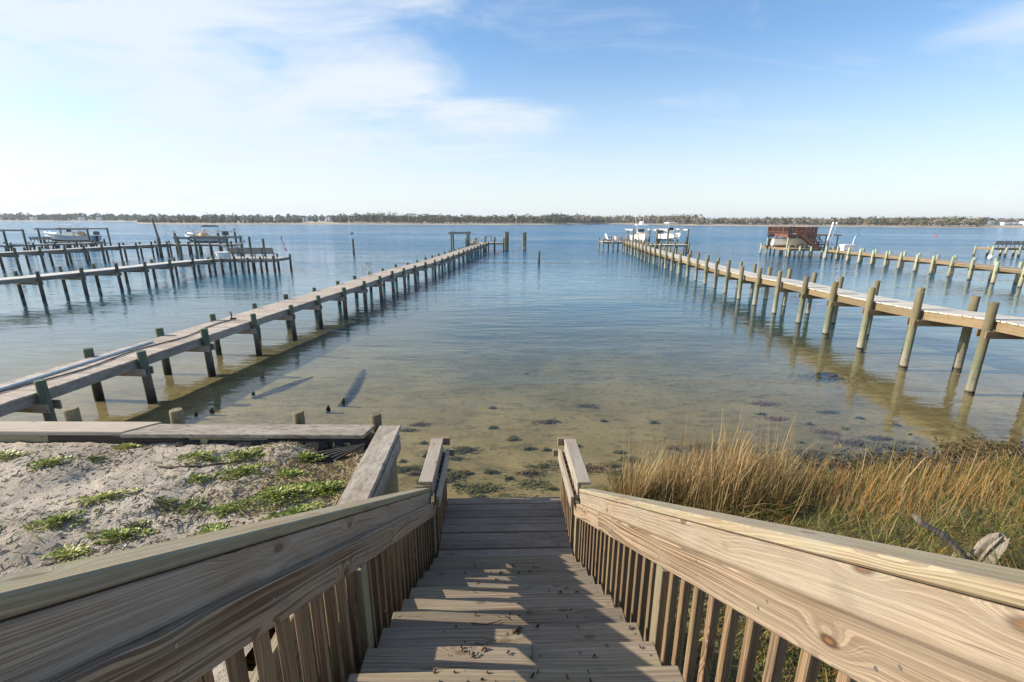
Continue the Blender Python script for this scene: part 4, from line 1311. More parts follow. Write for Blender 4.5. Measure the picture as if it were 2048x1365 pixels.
adirondack(13.55, 66.4, 1.32, 0.3, 'white slatted deck chair left of the stone table')
adirondack(16.05, 66.4, 1.32, math.pi - 0.3, 'white slatted deck chair right of the stone table')
t = empty('table', (14.85, 66.6, 1.32), 'squat tan table between the two white deck chairs', 'table')
b = MB(); b.tube([(0, 0, 0), (0, 0, 0.1), (0, 0, 0.62)], [0.36, 0.30, 0.33], 14); b.build('pedestal', M['cream'], t, (14.85, 66.6, 1.32))
b = MB(); b.tube([(0, 0, 0.62), (0, 0, 0.72)], 0.42, 16); b.build('table_top', M['tan'], t, (14.85, 66.6, 1.32))


# ------------------------------------------------------------------ red upper deck
def red_house():
    x0, x1, y0, y1 = 33.1, 36.4, 56.0, 60.6
    z0, z1 = 2.55, 3.5
    t = empty('upper_deck', ((x0 + x1) / 2, (y0 + y1) / 2, 1.0), 'red stained two storey boathouse deck with outside stairs', 'boathouse')
    for i in range(4):
        for j in range(2):
            piling(t, x0 + 0.1 + (x1 - x0 - 0.2) * i / 3, y0 + 0.1 + (y1 - y0 - 0.2) * j, z0, 0.10, M['pile_g'], -2.5)
    n = 30
    for i in range(n):
        y = y0 + (i + 0.5) * (y1 - y0) / n
        beam('floor_board', t, (x0, y, z0 + 0.02), (x1, y, z0 + 0.02), (y1 - y0) / n - 0.008, 0.038, M['red'])
    for (a, b_) in (((x0, y0), (x1, y0)), ((x1, y0), (x1, y1)), ((x1, y1), (x0, y1)), ((x0, y1), (x0, y0))):
        beam('fascia', t, (a[0], a[1], z0 - 0.12), (b_[0], b_[1], z0 - 0.12), 0.06, 0.24, M['red'])
        for zz in (z0 + 0.12, z0 + 0.36, z1):
            beam('rail', t, (a[0], a[1], zz), (b_[0], b_[1], zz), 0.05 if zz < z1 else 0.14, 0.09 if zz < z1 else 0.05, M['red'])
        Lg = math.hypot(b_[0] - a[0], b_[1] - a[1])
        m = int(Lg / 0.22)
        for i in range(m + 1):
            x, y = a[0] + (b_[0] - a[0]) * i / m, a[1] + (b_[1] - a[1]) * i / m
            big = i % 5 == 0
            beam('post' if big else 'baluster', t, (x, y, z0 + (-0.2 if big else 0.1)), (x, y, z1), 0.1 if big else 0.11, 0.1 if big else 0.03, M['red'])
    # stairs down along the front towards the right
    sa, sb = Vector((34.5, y0 - 0.5, z0 + 0.05)), Vector((36.6, y0 - 0.5, 1.05))
    for dy in (-0.45, 0.45):
        beam('stair_stringer', t, sa + Vector((0, dy, -0.1)), sb + Vector((0, dy, -0.1)), 0.05, 0.26, M['red'])
        beam('stair_rail', t, sa + Vector((0, dy, 0.9)), sb + Vector((0, dy, 0.9)), 0.09, 0.09, M['red'])
        beam('stair_rail', t, sa + Vector((0, dy, 0.35)), sb + Vector((0, dy, 0.35)), 0.05, 0.08, M['red'])
        for k in range(8):
            p = sa.lerp(sb, k / 7) + Vector((0, dy, 0))
            beam('baluster', t, p + Vector((0, 0, -0.1)), p + Vector((0, 0, 0.9)), 0.06, 0.06, M['red'])
    for k in range(9):
        p = sa.lerp(sb, (k + 0.5) / 9)
        beam('tread', t, p + Vector((0, -0.44, 0)), p + Vector((0, 0.44, 0)), 0.26, 0.04, M['red'])
    # low roofed annex on the right
    ax0, ax1 = x1 + 0.1, x1 + 3.1
    for x in (ax0 + 0.2, (ax0 + ax1) / 2, ax1 - 0.1):
        for y in (y0 + 0.5, y1 - 0.8):
            beam('annex_post', t, (x, y, 1.0), (x, y, 2.5), 0.1, 0.1, M['greybeam'])
    beam('annex_roof', t, (ax0, (y0 + y1) / 2, 2.58), (ax1 + 0.2, (y0 + y1) / 2, 2.58), y1 - y0 - 0.6, 0.14, M['greybeam'])
    beam('beam', t, (x0, y0 + 0.35, 2.25), (x1, y0 + 0.35, 2.25), 0.1, 0.14, M['greybeam'])
    return t


red_house()
t = empty('picnic_table', (38.0, 57.0, 1.0), 'dark table with benches under the low annex roof', 'table')
b = MB(); b.box((0, 0, 0.72), (1.7, 0.8, 0.07)); b.build('table_top', M['darkwood'], t, (38.0, 57.0, 1.0))
for sy in (-0.7, 0.7):
    b = MB(); b.box((0, sy, 0.42), (1.7, 0.28, 0.06)); b.build('seat', M['darkwood'], t, (38.0, 57.0, 1.0))
for sx in (-0.6, 0.6):
    b = MB(); b.bar((sx, -0.65, 0), (sx, 0.2, 0.7), 0.09, 0.09); b.bar((sx, 0.65, 0), (sx, -0.2, 0.7), 0.09, 0.09); b.build('leg', M['darkwood'], t, (38.0, 57.0, 1.0))
for i, (x, nm) in enumerate(((37.15, 'left'), (37.55, 'right'))):
    b = MB(); b.tube([(x, 55.0, -0.6), (x + 0.02, 55.0, 1.8), (x + 0.35, 55.0, 4.1)], [0.11, 0.10, 0.09], 10)
    tag(b.build('guide_pole', M['plastic'], smooth=True), 'tall white plastic boat guide pole beside the annex, %s one' % nm, 'pole')
t = empty('dock_box', (37.3, 51.6, 1.05), 'white dock box with sink on the brown dock', 'dock box')
b = MB(); b.box((0, 0, 0.28), (1.35, 0.7, 0.56)); b.build('body', M['plastic'], t, (37.3, 51.6, 1.05))
b = MB(); b.box((0, 0, 0.6), (1.45, 0.78, 0.07)); b.box((0, 0, 0.66), (1.1, 0.55, 0.06)); b.build('lid', M['white'], t, (37.3, 51.6, 1.05))
b = MB(); b.tube([(0.45, 0, 0.6), (0.5, 0, 1.2), (0.62, 0, 1.55)], 0.035, 6); b.build('tap', M['plastic'], t, (37.3, 51.6, 1.05))
beam_ = MB(); beam_.tube([(36.6, 31.9, 1.3), (36.6, 31.9, 1.45), (36.6, 31.9, 1.6), (36.6, 31.9, 1.66)], [0.10, 0.16, 0.13, 0.04], 12)
tag(beam_.build('float', M['plastic'], None, (0.15, 3.6, 0.1), smooth=True), 'white round fender hanging by a green piling of the brown dock', 'float')

# channel buoys
for x, y, m_, lab in ((112, 151, 'green_paint', 'small green channel buoy far out to the right'), (125, 138, 'red_paint', 'small red channel buoy far out to the right'),
                      (-110, 185, 'black', 'tiny dark float far out on the left'), (-48, 250, 'red_paint', 'tiny dark red float left of centre far out')):
    b = MB(); s = 0.6 if y < 160 else 0.7
    b.tube([(0, 0, -0.3), (0, 0, 0.35 * s), (0, 0, 0.5 * s), (0, 0, 1.1 * s), (0, 0, 1.4 * s)], [0.45 * s, 0.45 * s, 0.22 * s, 0.16 * s, 0.05 * s], 10)
    tag(b.build('buoy', M[m_], None, (x, y, 0)), lab, 'buoy')


# ------------------------------------------------------------------ bulkhead
CAPZ = 1.66
bulk = empty('bulkhead', (-1.8, 5.2, 0), 'timber bulkhead with wide flat cap turning the corner at the stairs', 'bulkhead')


def cap_board(x0, x1, y0, y1, z, th, mat, skew0=0.0, skew1=0.0, name='cap_board'):
    """flat board from x0 to x1 between y0 (near) and y1 (far); the ends may be cut on the skew"""
    bm = bmesh.new()
    cx, cy = (x0 + x1) / 2, (y0 + y1) / 2
    pts = [(x0 - skew0, y0), (x1 - skew1, y0), (x1 + skew1, y1), (x0 + skew0, y1)]
    lo = [bm.verts.new((p[0] - cx, p[1] - cy, -th / 2)) for p in pts]
    hi = [bm.verts.new((p[0] - cx, p[1] - cy, th / 2)) for p in pts]
    bm.faces.new(hi); bm.faces.new(lo[::-1])
    for i in range(4):
        bm.faces.new((lo[i], lo[(i + 1) % 4], hi[(i + 1) % 4], hi[i]))
    bmesh.ops.bevel(bm, geom=list(bm.edges), offset=0.006, segments=2, affect='EDGES')
    me = bpy.data.meshes.new(name); bm.to_mesh(me); bm.free(); me.materials.append(mat)
    return link(name, me, bulk, (cx, cy, z - th / 2))


cap_board(-12.0, -8.6, 5.13, 5.43, CAPZ, 0.05, M['bulkcap_pale'], 0, 0.06)
cap_board(-8.59, -4.66, 5.12, 5.42, CAPZ, 0.05, M['bulkcap_pale'], 0.06, 0.14)
cap_board(-4.645, -1.775, 5.06, 5.36, CAPZ, 0.05, M['bulkcap'], 0.14, 0.03)
# return cap towards the house
def ret_x(y): return -1.545 + (5.28 - y) * 0.043


o = beam('cap_board', bulk, (ret_x(5.33), 5.33, CAPZ - 0.022), (ret_x(3.05), 3.05, CAPZ - 0.022), 0.27, 0.055, M['bulkcap'], bev=0.008)
# wale, sheet boards, backing timbers
beam('wale', bulk, (-12, 5.30, 1.35), (ret_x(5.2) + 0.02, 5.24, 1.35), 0.09, 0.2, M['bulkwood'])
for i in range(58):
    x = -1.66 - i * 0.18
    beam('sheet_board', bulk, (x, 5.245, -0.6), (x, 5.245, 1.6), 0.172, 0.045, M['bulkwood'], up=Vector((0, 1, 0)))
for i in range(13):
    y = 5.22 - i * 0.18
    x = ret_x(y) + 0.03
    beam('sheet_board', bulk, (x, y, -0.6), (x, y, 1.60), 0.045, 0.172, M['bulkwood'], up=Vector((0, 1, 0)))
beam('wale', bulk, (ret_x(5.25) + 0.1, 5.25, 1.47), (ret_x(3.1) + 0.1, 3.1, 1.47), 0.07, 0.2, M['bulkcap'])
beam('backing_timber', bulk, (-12, 5.17, 1.555), (-5.75, 5.17, 1.555), 0.07, 0.1, M['bulkwood'])
beam('backing_timber', bulk, (-5.72, 5.165, 1.55), (-4.0, 5.14, 1.55), 0.08, 0.11, M['darkwood'])
beam('backing_timber', bulk, (-3.97, 5.125, 1.545), (-3.0, 5.12, 1.545), 0.07, 0.1, M['bulkwood'])
beam('backing_timber', bulk, (-2.97, 5.14, 1.54), (-1.85, 5.13, 1.54), 0.06, 0.1, M['darkwood'])
for x in (-2.55, -2.2):
    beam('backing_block', bulk, (x, 5.10, 1.50), (x + 0.22, 5.10, 1.50), 0.06, 0.09, M['bulkwood'])
for x, zt in ((-5.80, 1.79), (-4.45, 1.77), (-2.80, 1.77), (-1.76, 1.77), (-7.2, 1.82), (-8.7, 1.82)):
    piling(bulk, x, 5.54 if x < -2 else 5.48, zt, 0.08 if x < -3 else 0.07, M['pile_r'], -1.0)
# torn filter cloth
fc = MB()
for i in range(26):
    x0_ = -4.1 + i * 0.092
    for k in range(2):
        z0_ = 1.58 - 0.10 * k; z1_ = 1.58 - 0.10 * (k + 1)
        yy = lambda q, z: 5.075 - (1.58 - z) * 0.5 - 0.03 * math.sin(q * 23) * (1.6 - z) * 6 - 0.015 * math.sin(q * 61)
        if rnd.random() < 0.12: continue
        fc.poly([(x0_, yy(x0_, z0_), z0_), (x0_, yy(x0_, z1_), z1_), (x0_ + 0.09, yy(x0_ + 0.09, z1_), z1_), (x0_ + 0.09, yy(x0_ + 0.09, z0_), z0_)])
for k in range(5):                                   # twisted strands gathered in the corner
    a = Vector((-2.9 + 0.12 * k, 4.92 - 0.05 * k, 1.50)); c_ = Vector((-1.78, 5.02, 1.56))
    fc.tube([a, a.lerp(c_, 0.5) + Vector((0, -0.03, -0.05 - 0.01 * k)), c_], [0.012, 0.02, 0.012], 5)
fc.build('filter_cloth', M['fabric'], bulk)
fc2 = MB()
for i in range(30):
    y = 5.05 - i * 0.055
    xx = lambda q, z: ret_x(q) - 0.145 - (1.6 - z) * 0.35 - 0.012 * math.sin(q * 31) - 0.01 * math.sin(q * 77)
    fc2.poly([(xx(y, 1.62), y, 1.62), (xx(y, 1.50), y, 1.49), (xx(y - 0.055, 1.50), y - 0.055, 1.49), (xx(y - 0.055, 1.62), y - 0.055, 1.62)])
fc2.build('filter_cloth', M['fabric'], bulk)

# stepped side wall added beside the stairs, heights set to shade the treads
sw = empty('shading_wall', (-1.03, 2.4, 0), 'stepped timber wall added against the left side of the stairs to shade the treads', 'wall')
for (ya, yb, z0_, z1_) in ((2.37, 4.2, 1.90, 1.34), (0.2, 2.35, 2.42, 2.42)):
    n = 6
    for k in range(n):
        za, zb2 = 0.3 + (z0_ - 0.3) * (k + 0.5) / n, 0.3 + (z1_ - 0.3) * (k + 0.5) / n
        beam('wall_board', sw, (-1.03, ya, za), (-1.03, yb, zb2), 0.045, (min(z0_, z1_) - 0.3) / n - 0.004, M['cap'])
for y in (0.4, 1.5, 2.5, 3.3, 4.1):
    beam('wall_post', sw, (-1.11, y, -0.2), (-1.11, y, (2.42 if y < 2.3 else 1.90 - (y - 2.37) * 0.306) - 0.12), 0.09, 0.09, M['post'], up=Vector((0, 1, 0)))


# ------------------------------------------------------------------ stairs
def SC(y): return 0.065 - 0.0312 * y                # centre line of the flight


stairs = empty('staircase', (SC(3.0), 3.0, 0.0), 'weathered wooden stairs with baluster rails leading down to a landing over the sand', 'staircase')
RUN, RISE = 0.268, 0.16
Y0, Z0 = 1.61, 2.235
HW = 0.745
LZ = 0.64
dirS = Vector((-0.0312, 1, 0)).normalized()
RS = Matrix.Rotation(math.atan2(0.0312, 1), 3, 'Z')


def nose_z(y): return Z0 - (y - Y0) * RISE / RUN


for k in range(-4, 10):
    yn = Y0 + RUN * k; z = Z0 - RISE * k
    yc = yn - 0.139
    jx = rnd.uniform(-0.008, 0.008)
    link('tread', box_mesh(2 * HW, 0.282, 0.038, M['tread'], 0.007), stairs, (SC(yc) + jx, yc, z - 0.019 + rnd.uniform(-0.003, 0.003)), RS @ Matrix.Rotation(rnd.uniform(-0.004, 0.004), 3, 'Z'))
yl = Y0 + RUN * 9 - 0.10
k = 0
while yl < 5.28:
    wd = 0.139
    yc = yl + wd / 2
    link('landing_board', box_mesh(2 * HW, wd - 0.008, 0.038, M['landing'], 0.005), stairs, (SC(yc) + rnd.uniform(-0.006, 0.006), yc, LZ - 0.019 + rnd.uniform(-0.004, 0.003)), RS @ Matrix.Rotation(rnd.uniform(-0.003, 0.003), 3, 'Z'))
    yl += wd; k += 1
YE = yl
top_board_y = Y0 - 4 * RUN - 0.26
for i in range(16):
    yc = top_board_y - 0.07 - i * 0.142
    link('top_board', box_mesh(2 * HW, 0.134, 0.038, M['tread'], 0.005), stairs, (SC(yc), yc, Z0 + 4 * RISE - 0.019), RS)
YT = Y0 - 4 * RUN - 0.3


def P(t, y, z): return Vector((SC(y) + t, y, z))


for sg in (-1, 1):
    # stringers
    beam('stringer', stairs, P(sg * 0.70, 0.4, nose_z(0.4) - 0.26), P(sg * 0.70, 4.05, nose_z(4.05) - 0.26), 0.045, 0.28, M['baluster'])
    beam('stringer', stairs, P(sg * 0.72, 3.9, LZ - 0.14), P(sg * 0.72, YE - 0.02, LZ - 0.14), 0.045, 0.19, M['landing'])
    # sloping rails: cap, face board, inner rail board
    slope = -RISE / RUN
    def cz(y): return 3.66 + (y - 0.55) * slope
    ya, yb = -0.35, 4.36
    ybc = 4.40
    s_cap = P(sg * 0.872, ya, cz(ya) - 0.019); e_cap = P(sg * 0.872, ybc, cz(ybc) - 0.019)
    cs = math.cos(math.atan(slope))
    beam('cap_rail', stairs, s_cap, e_cap, 0.140, 0.038, M['cap'], bev=0.006)
    beam('face_board', stairs, P(sg * 0.826, ya, cz(ya) - 0.047 - 0.092 / cs), P(sg * 0.826, yb, cz(yb) - 0.047 - 0.092 / cs), 0.038, 0.184, M['face'], bev=0.004)
    ysp = 2.55 if sg < 0 else 3.3
    zi = 0.172 + 0.070 / cs
    beam('rail_board', stairs, P(sg * 0.782, ya, cz(ya) - zi), P(sg * 0.782, ysp - 0.003, cz(ysp) - zi), 0.038, 0.140, M['rail'], bev=0.006)
    beam('rail_board', stairs, P(sg * 0.781, ysp + 0.003, cz(ysp) - zi - 0.003), P(sg * 0.781, yb + 0.04, cz(yb + 0.04) - zi - 0.003), 0.038, 0.140, M['rail'], bev=0.006)
    # balusters of the flight, outside the treads
    y = 0.0
    while y < 4.25:
        top = cz(y) - 0.25; bot = nose_z(y) - 0.30
        beam('baluster', stairs, P(sg * 0.822, y, bot), P(sg * 0.822, y, top), 0.038, 0.038, M['baluster'], up=Vector((0, 1, 0)))
        y += 0.128
    for y in (1.98, 4.28):
        beam('post', stairs, P(sg * 0.808, y, nose_z(y) - 0.75 if y < 3 else -0.4), P(sg * 0.808, y, cz(y) - 0.33), 0.085, 0.085, M['post'], up=Vector((0, 1, 0)))
    # level rails of the landing
    zc = 1.485
    yA, yB = 4.33, YE + 0.02
    beam('cap_rail', stairs, P(sg * 0.850, yA, zc - 0.019), P(sg * 0.850, yB, zc - 0.019), 0.150, 0.038, M['bulkcap_pale'], bev=0.006)
    beam('face_board', stairs, P(sg * 0.800, yA, zc - 0.112), P(sg * 0.800, yB - 0.01, zc - 0.112), 0.038, 0.140, M['bulkcap'])
    beam('rail_board', stairs, P(sg * 0.722, yA - 0.06, zc - 0.21), P(sg * 0.722, yB - 0.01, zc - 0.21), 0.038, 0.140, M['bulkcap_pale'])
    # short blocks nailed across the rail ends
    beam('end_block', stairs, P(sg * 0.640, yB + 0.005, zc - 0.20), P(sg * 0.745, yB + 0.005, zc - 0.20), 0.05, 0.09, M['rail'])
    beam('end_block', stairs, P(sg * 0.700, yB + 0.055, zc - 0.065), P(sg * 0.90, yB + 0.055, zc - 0.065), 0.05, 0.10, M['rail'])
    y = yA + 0.1
    while y < YE - 0.02:
        beam('baluster', stairs, P(sg * 0.7605, y, LZ - 0.22), P(sg * 0.7605, y, zc - 0.17), 0.036, 0.036, M['baluster'], up=Vector((0, 1, 0)))
        y += 0.112
    beam('post', stairs, P(sg * 0.80, YE - 0.03, -0.5), P(sg * 0.80, YE - 0.03, zc - 0.185), 0.085, 0.085, M['baluster'], up=Vector((0, 1, 0)))
# piles carrying the landing
for sg in (-1, 1):
    beam('landing_post', stairs, P(sg * 0.62, YE - 0.2, -0.6), P(sg * 0.62, YE - 0.2, LZ - 0.24), 0.12, 0.12, M['post'], up=Vector((0, 1, 0)))
# steps from the landing down on to the sand
for k in (1, 2):
    yc = YE + 0.13 * k * 1.6 - 0.06
    link('tread', box_mesh(1.3, 0.25, 0.038, M['landing'], 0.005), stairs, (SC(yc), yc - 0.12, LZ - 0.26 * k), RS)
# screws
scw = MB()
for k in range(-1, 10):
    for t_ in (-0.70, 0.70, 0.0):
        for dy in (0.06, 0.2):
            yn = Y0 + RUN * k - dy
            p = P(t_ + rnd.uniform(-0.01, 0.01), yn, Z0 - RISE * k + 0.0015)
            scw.tube([p, p + Vector((0, 0, 0.0015))], 0.005, 6)
for sg in (-1, 1):
    y = 0.35
    while y < 4.2:
        zc_ = 3.66 + (y - 0.55) * (-RISE / RUN)
        for t_, dz in ((0.84, 0.0), (0.90, 0.0)):
            p = P(sg * (t_ + rnd.uniform(-0.01, 0.01)), y + rnd.uniform(-0.05, 0.05), 0)
            p.z = 3.66 + (p.y - 0.55) * (-RISE / RUN) + 0.0005
            scw.tube([p, p + Vector((0, 0.0008, 0.0015))], 0.0055, 6)
        for dz in (0.225, 0.285):
            p = P(sg * 0.7635, y + rnd.uniform(-0.03, 0.03), zc_ - dz)
            scw.tube([p, p + Vector((-sg * 0.002, 0, 0))], 0.0055, 6)
        y += 0.41
scw.build('screws', M['bolt'], stairs)['kind'] = 'stuff'


# ------------------------------------------------------------------ plants and litter
def blades(n, base, h, w, lean, bend, az, cols):
    """vectorised ribbons: base (n,3), heights, widths, lean (0 upright), bend at tip, azimuth, colours (n,3)"""
    d = np.stack([np.cos(az), np.sin(az), np.zeros(n)], 1)
    s = np.stack([-np.sin(az + 0.6 * nrs.randn(n)), np.cos(az), np.zeros(n)], 1)
    s /= np.linalg.norm(s, axis=1)[:, None]
    V = np.zeros((n, 7, 3)); K = np.zeros((n, 7, 3))
    for i, (t, ww) in enumerate(((0.0, 1.0), (0.4, 0.85), (0.75, 0.55))):
        hor = h * (lean * t + bend * t * t)
        up = h * t * np.sqrt(np.maximum(0.15, 1 - 0.45 * (lean + bend * t) ** 2))
        p = base + d * hor[:, None] + np.array([0, 0, 1.0]) * up[:, None]
        V[:, 2 * i] = p - s * (w * ww / 2)[:, None]; V[:, 2 * i + 1] = p + s * (w * ww / 2)[:, None]
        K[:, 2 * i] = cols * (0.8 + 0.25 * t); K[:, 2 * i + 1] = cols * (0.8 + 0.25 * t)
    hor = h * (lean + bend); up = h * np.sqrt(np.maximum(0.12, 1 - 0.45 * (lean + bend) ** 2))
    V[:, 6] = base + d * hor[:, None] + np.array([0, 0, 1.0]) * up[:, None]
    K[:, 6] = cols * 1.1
    V = V.reshape(-1, 3); K = K.reshape(-1, 3)
    F = []
    for i in range(n):
        k = 7 * i
        F.append((k, k + 1, k + 3, k + 2)); F.append((k + 2, k + 3, k + 5, k + 4)); F.append((k + 4, k + 5, k + 6))
    return V, F, K


def grass_obj(name, label, n, region, hfun, wrange, leanr, bendr, palette, weights, azc=None, azs=1.0):
    pts = []
    while len(pts) < n:
        x, y = region()
        pts.append((x, y, ground_z(x, y) - 0.02))
    base = np.array(pts)
    h = np.array([hfun(x, y) for x, y, z in pts]) * nrs.uniform(0.4, 1.2, n)
    w = nrs.uniform(*wrange, n)
    az = nrs.uniform(0, 2 * math.pi, n) if azc is None else azc + azs * nrs.randn(n)
    pal = np.array(palette)
    cols = pal[nrs.choice(len(palette), n, p=weights)] * nrs.uniform(0.7, 1.25, (n, 1))
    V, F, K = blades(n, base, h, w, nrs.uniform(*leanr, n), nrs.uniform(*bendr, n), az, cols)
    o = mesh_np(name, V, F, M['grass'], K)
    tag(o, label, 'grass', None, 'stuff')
    return o


GREEN = [(0.075, 0.10, 0.02), (0.14, 0.155, 0.035), (0.24, 0.20, 0.06), (0.34, 0.26, 0.10), (0.26, 0.13, 0.03)]
DRY = [(0.40, 0.275, 0.12), (0.29, 0.175, 0.07), (0.17, 0.095, 0.037), (0.50, 0.39, 0.21)]
ORNG = [(0.38, 0.20, 0.055), (0.30, 0.15, 0.04), (0.42, 0.28, 0.11)]


def reg_bank():
    while True:
        x = 1.0 + 12.5 * nrs.rand() ** 0.85
        y = nrs.uniform(1.2, 8.0)
        s = shore_y(x) + 0.2 * mnoise.noise(Vector((x * 1.1, 4.0, y)))
        if y < s - 0.12 and not (x < 1.35 and y > 5.5) and x / max(y, 0.1) < 2.2:
            return x, y


def clusters(cs):
    def f():
        cx, cy, r = cs[nrs.randint(len(cs))]
        return cx + r * nrs.randn() * 0.55, min(cy + r * nrs.randn() * 0.5, shore_y(cx) + 0.15)
    return f


grass_obj('bank_grass', 'green and straw coloured marsh grass covering the right bank', 27000, reg_bank, lambda x, y: 0.24 + 0.10 * mnoise.noise(Vector((x, y, 0))) + 0.08 * max(0.0, 5.2 - y), (0.006, 0.014), (0.1, 1.0), (0.1, 0.9), GREEN, [0.25, 0.25, 0.2, 0.18, 0.12])
RC = [(1.75, 5.75, 0.22), (2.05, 5.95, 0.3), (2.5, 6.1, 0.4), (2.9, 6.0, 0.45), (3.3, 6.2, 0.45), (3.7, 6.3, 0.4), (4.05, 6.25, 0.35), (2.7, 5.6, 0.45), (3.4, 5.7, 0.4)]
grass_obj('dry_reeds', 'tall tan dry reeds standing at the water beside the stairs', 3000, clusters(RC), lambda x, y: 0.62 + 0.95 * max(0, mnoise.noise(Vector((x * 2.2, y * 2.2, 2.0)))) + 0.1, (0.005, 0.010), (0.02, 0.32), (-0.1, 0.35), DRY, [0.34, 0.3, 0.2, 0.16], 0.7, 1.3)
grass_obj('reed_thatch', 'tangled green and brown undergrowth at the foot of the dry reeds', 8500, clusters(RC), lambda x, y: 0.55, (0.006, 0.013), (0.1, 0.8), (0.1, 0.8), GREEN + DRY[:3], [0.2, 0.2, 0.12, 0.1, 0.08, 0.1, 0.1, 0.1])
grass_obj('orange_stems', 'slender orange brown rush stems on the right bank', 900, clusters([(4.6, 6.2, 0.5), (5.2, 5.9, 0.7), (5.9, 6.1, 0.7), (6.6, 6.2, 0.7), (5.0, 5.2, 0.6), (7.3, 6.3, 0.7), (4.4, 5.6, 0.5), (6.3, 5.4, 0.7)]), lambda x, y: 0.52 + 0.2 * mnoise.noise(Vector((x * 2, y * 2, 0))), (0.004, 0.008), (0.05, 0.4), (-0.05, 0.25), ORNG + DRY[:2], [0.3, 0.22, 0.2, 0.16, 0.12], 0.5, 0.8)


grass_obj('reed_stems', 'long pale reed stems rising above the dry reeds', 150, clusters(RC + [(5.2, 6.2, 0.8), (6.4, 6.4, 0.8), (1.55, 5.9, 0.15)]), lambda x, y: (1.35 if x < 4.4 else 0.95) + 0.35 * mnoise.noise(Vector((x * 3, y * 3, 0))), (0.009, 0.014), (0.0, 0.28), (-0.05, 0.3), DRY[:1] + DRY[3:], [0.5, 0.5], 0.5, 1.2)


# low leafy plants on the sand
def leaf_mesh(seed, nl, rx, ry, h, cols, size):
    r = np.random.RandomState(seed)
    V, F, K = [], [], []
    for i in range(nl):
        a = r.uniform(0, 6.28); q = min(0.86, abs(r.normal(0, 0.62)) + 0.12 * r.rand())
        x, y = math.cos(a) * q * rx * (1 + 0.3 * math.sin(3 * a + seed)), math.sin(a) * q * ry * (1 + 0.3 * math.cos(2 * a + seed))
        z = h * max(0.0, 1 - q * q) * r.uniform(0.2, 1.0) + 0.008
        s = size * r.uniform(0.6, 1.3)
        d = np.array([math.cos(a + r.uniform(-1, 1)), math.sin(a + r.uniform(-1, 1)), r.uniform(-0.1, 0.75)]); d /= np.linalg.norm(d)
        u = np.cross(d, [0, 0, 1]); u /= np.linalg.norm(u)
        nrm = np.cross(u, d)
        c = np.array([x, y, z]); k = len(V)
        V += [tuple(c), tuple(c + d * s * 0.4 + u * s * 0.30 + nrm * s * 0.07), tuple(c + d * s * 0.8 + u * s * 0.2 + nrm * s * 0.05), tuple(c + d * s), tuple(c + d * s * 0.8 - u * s * 0.2 + nrm * s * 0.05), tuple(c + d * s * 0.4 - u * s * 0.30 + nrm * s * 0.07)]
        F += [(k, k + 1, k + 2, k + 3), (k, k + 3, k + 4, k + 5)]
        cc = np.array(cols[r.randint(len(cols))]) * r.uniform(0.7, 1.3)
        K += [cc] * 6
    return V, F, np.array(K)


LG = [(0.21, 0.27, 0.045), (0.28, 0.33, 0.06), (0.14, 0.19, 0.035), (0.36, 0.36, 0.10)]
LY = [(0.38, 0.40, 0.09), (0.29, 0.31, 0.06), (0.45, 0.42, 0.16)]
LD = [(0.12, 0.16, 0.04), (0.16, 0.19, 0.05), (0.22, 0.20, 0.09)]
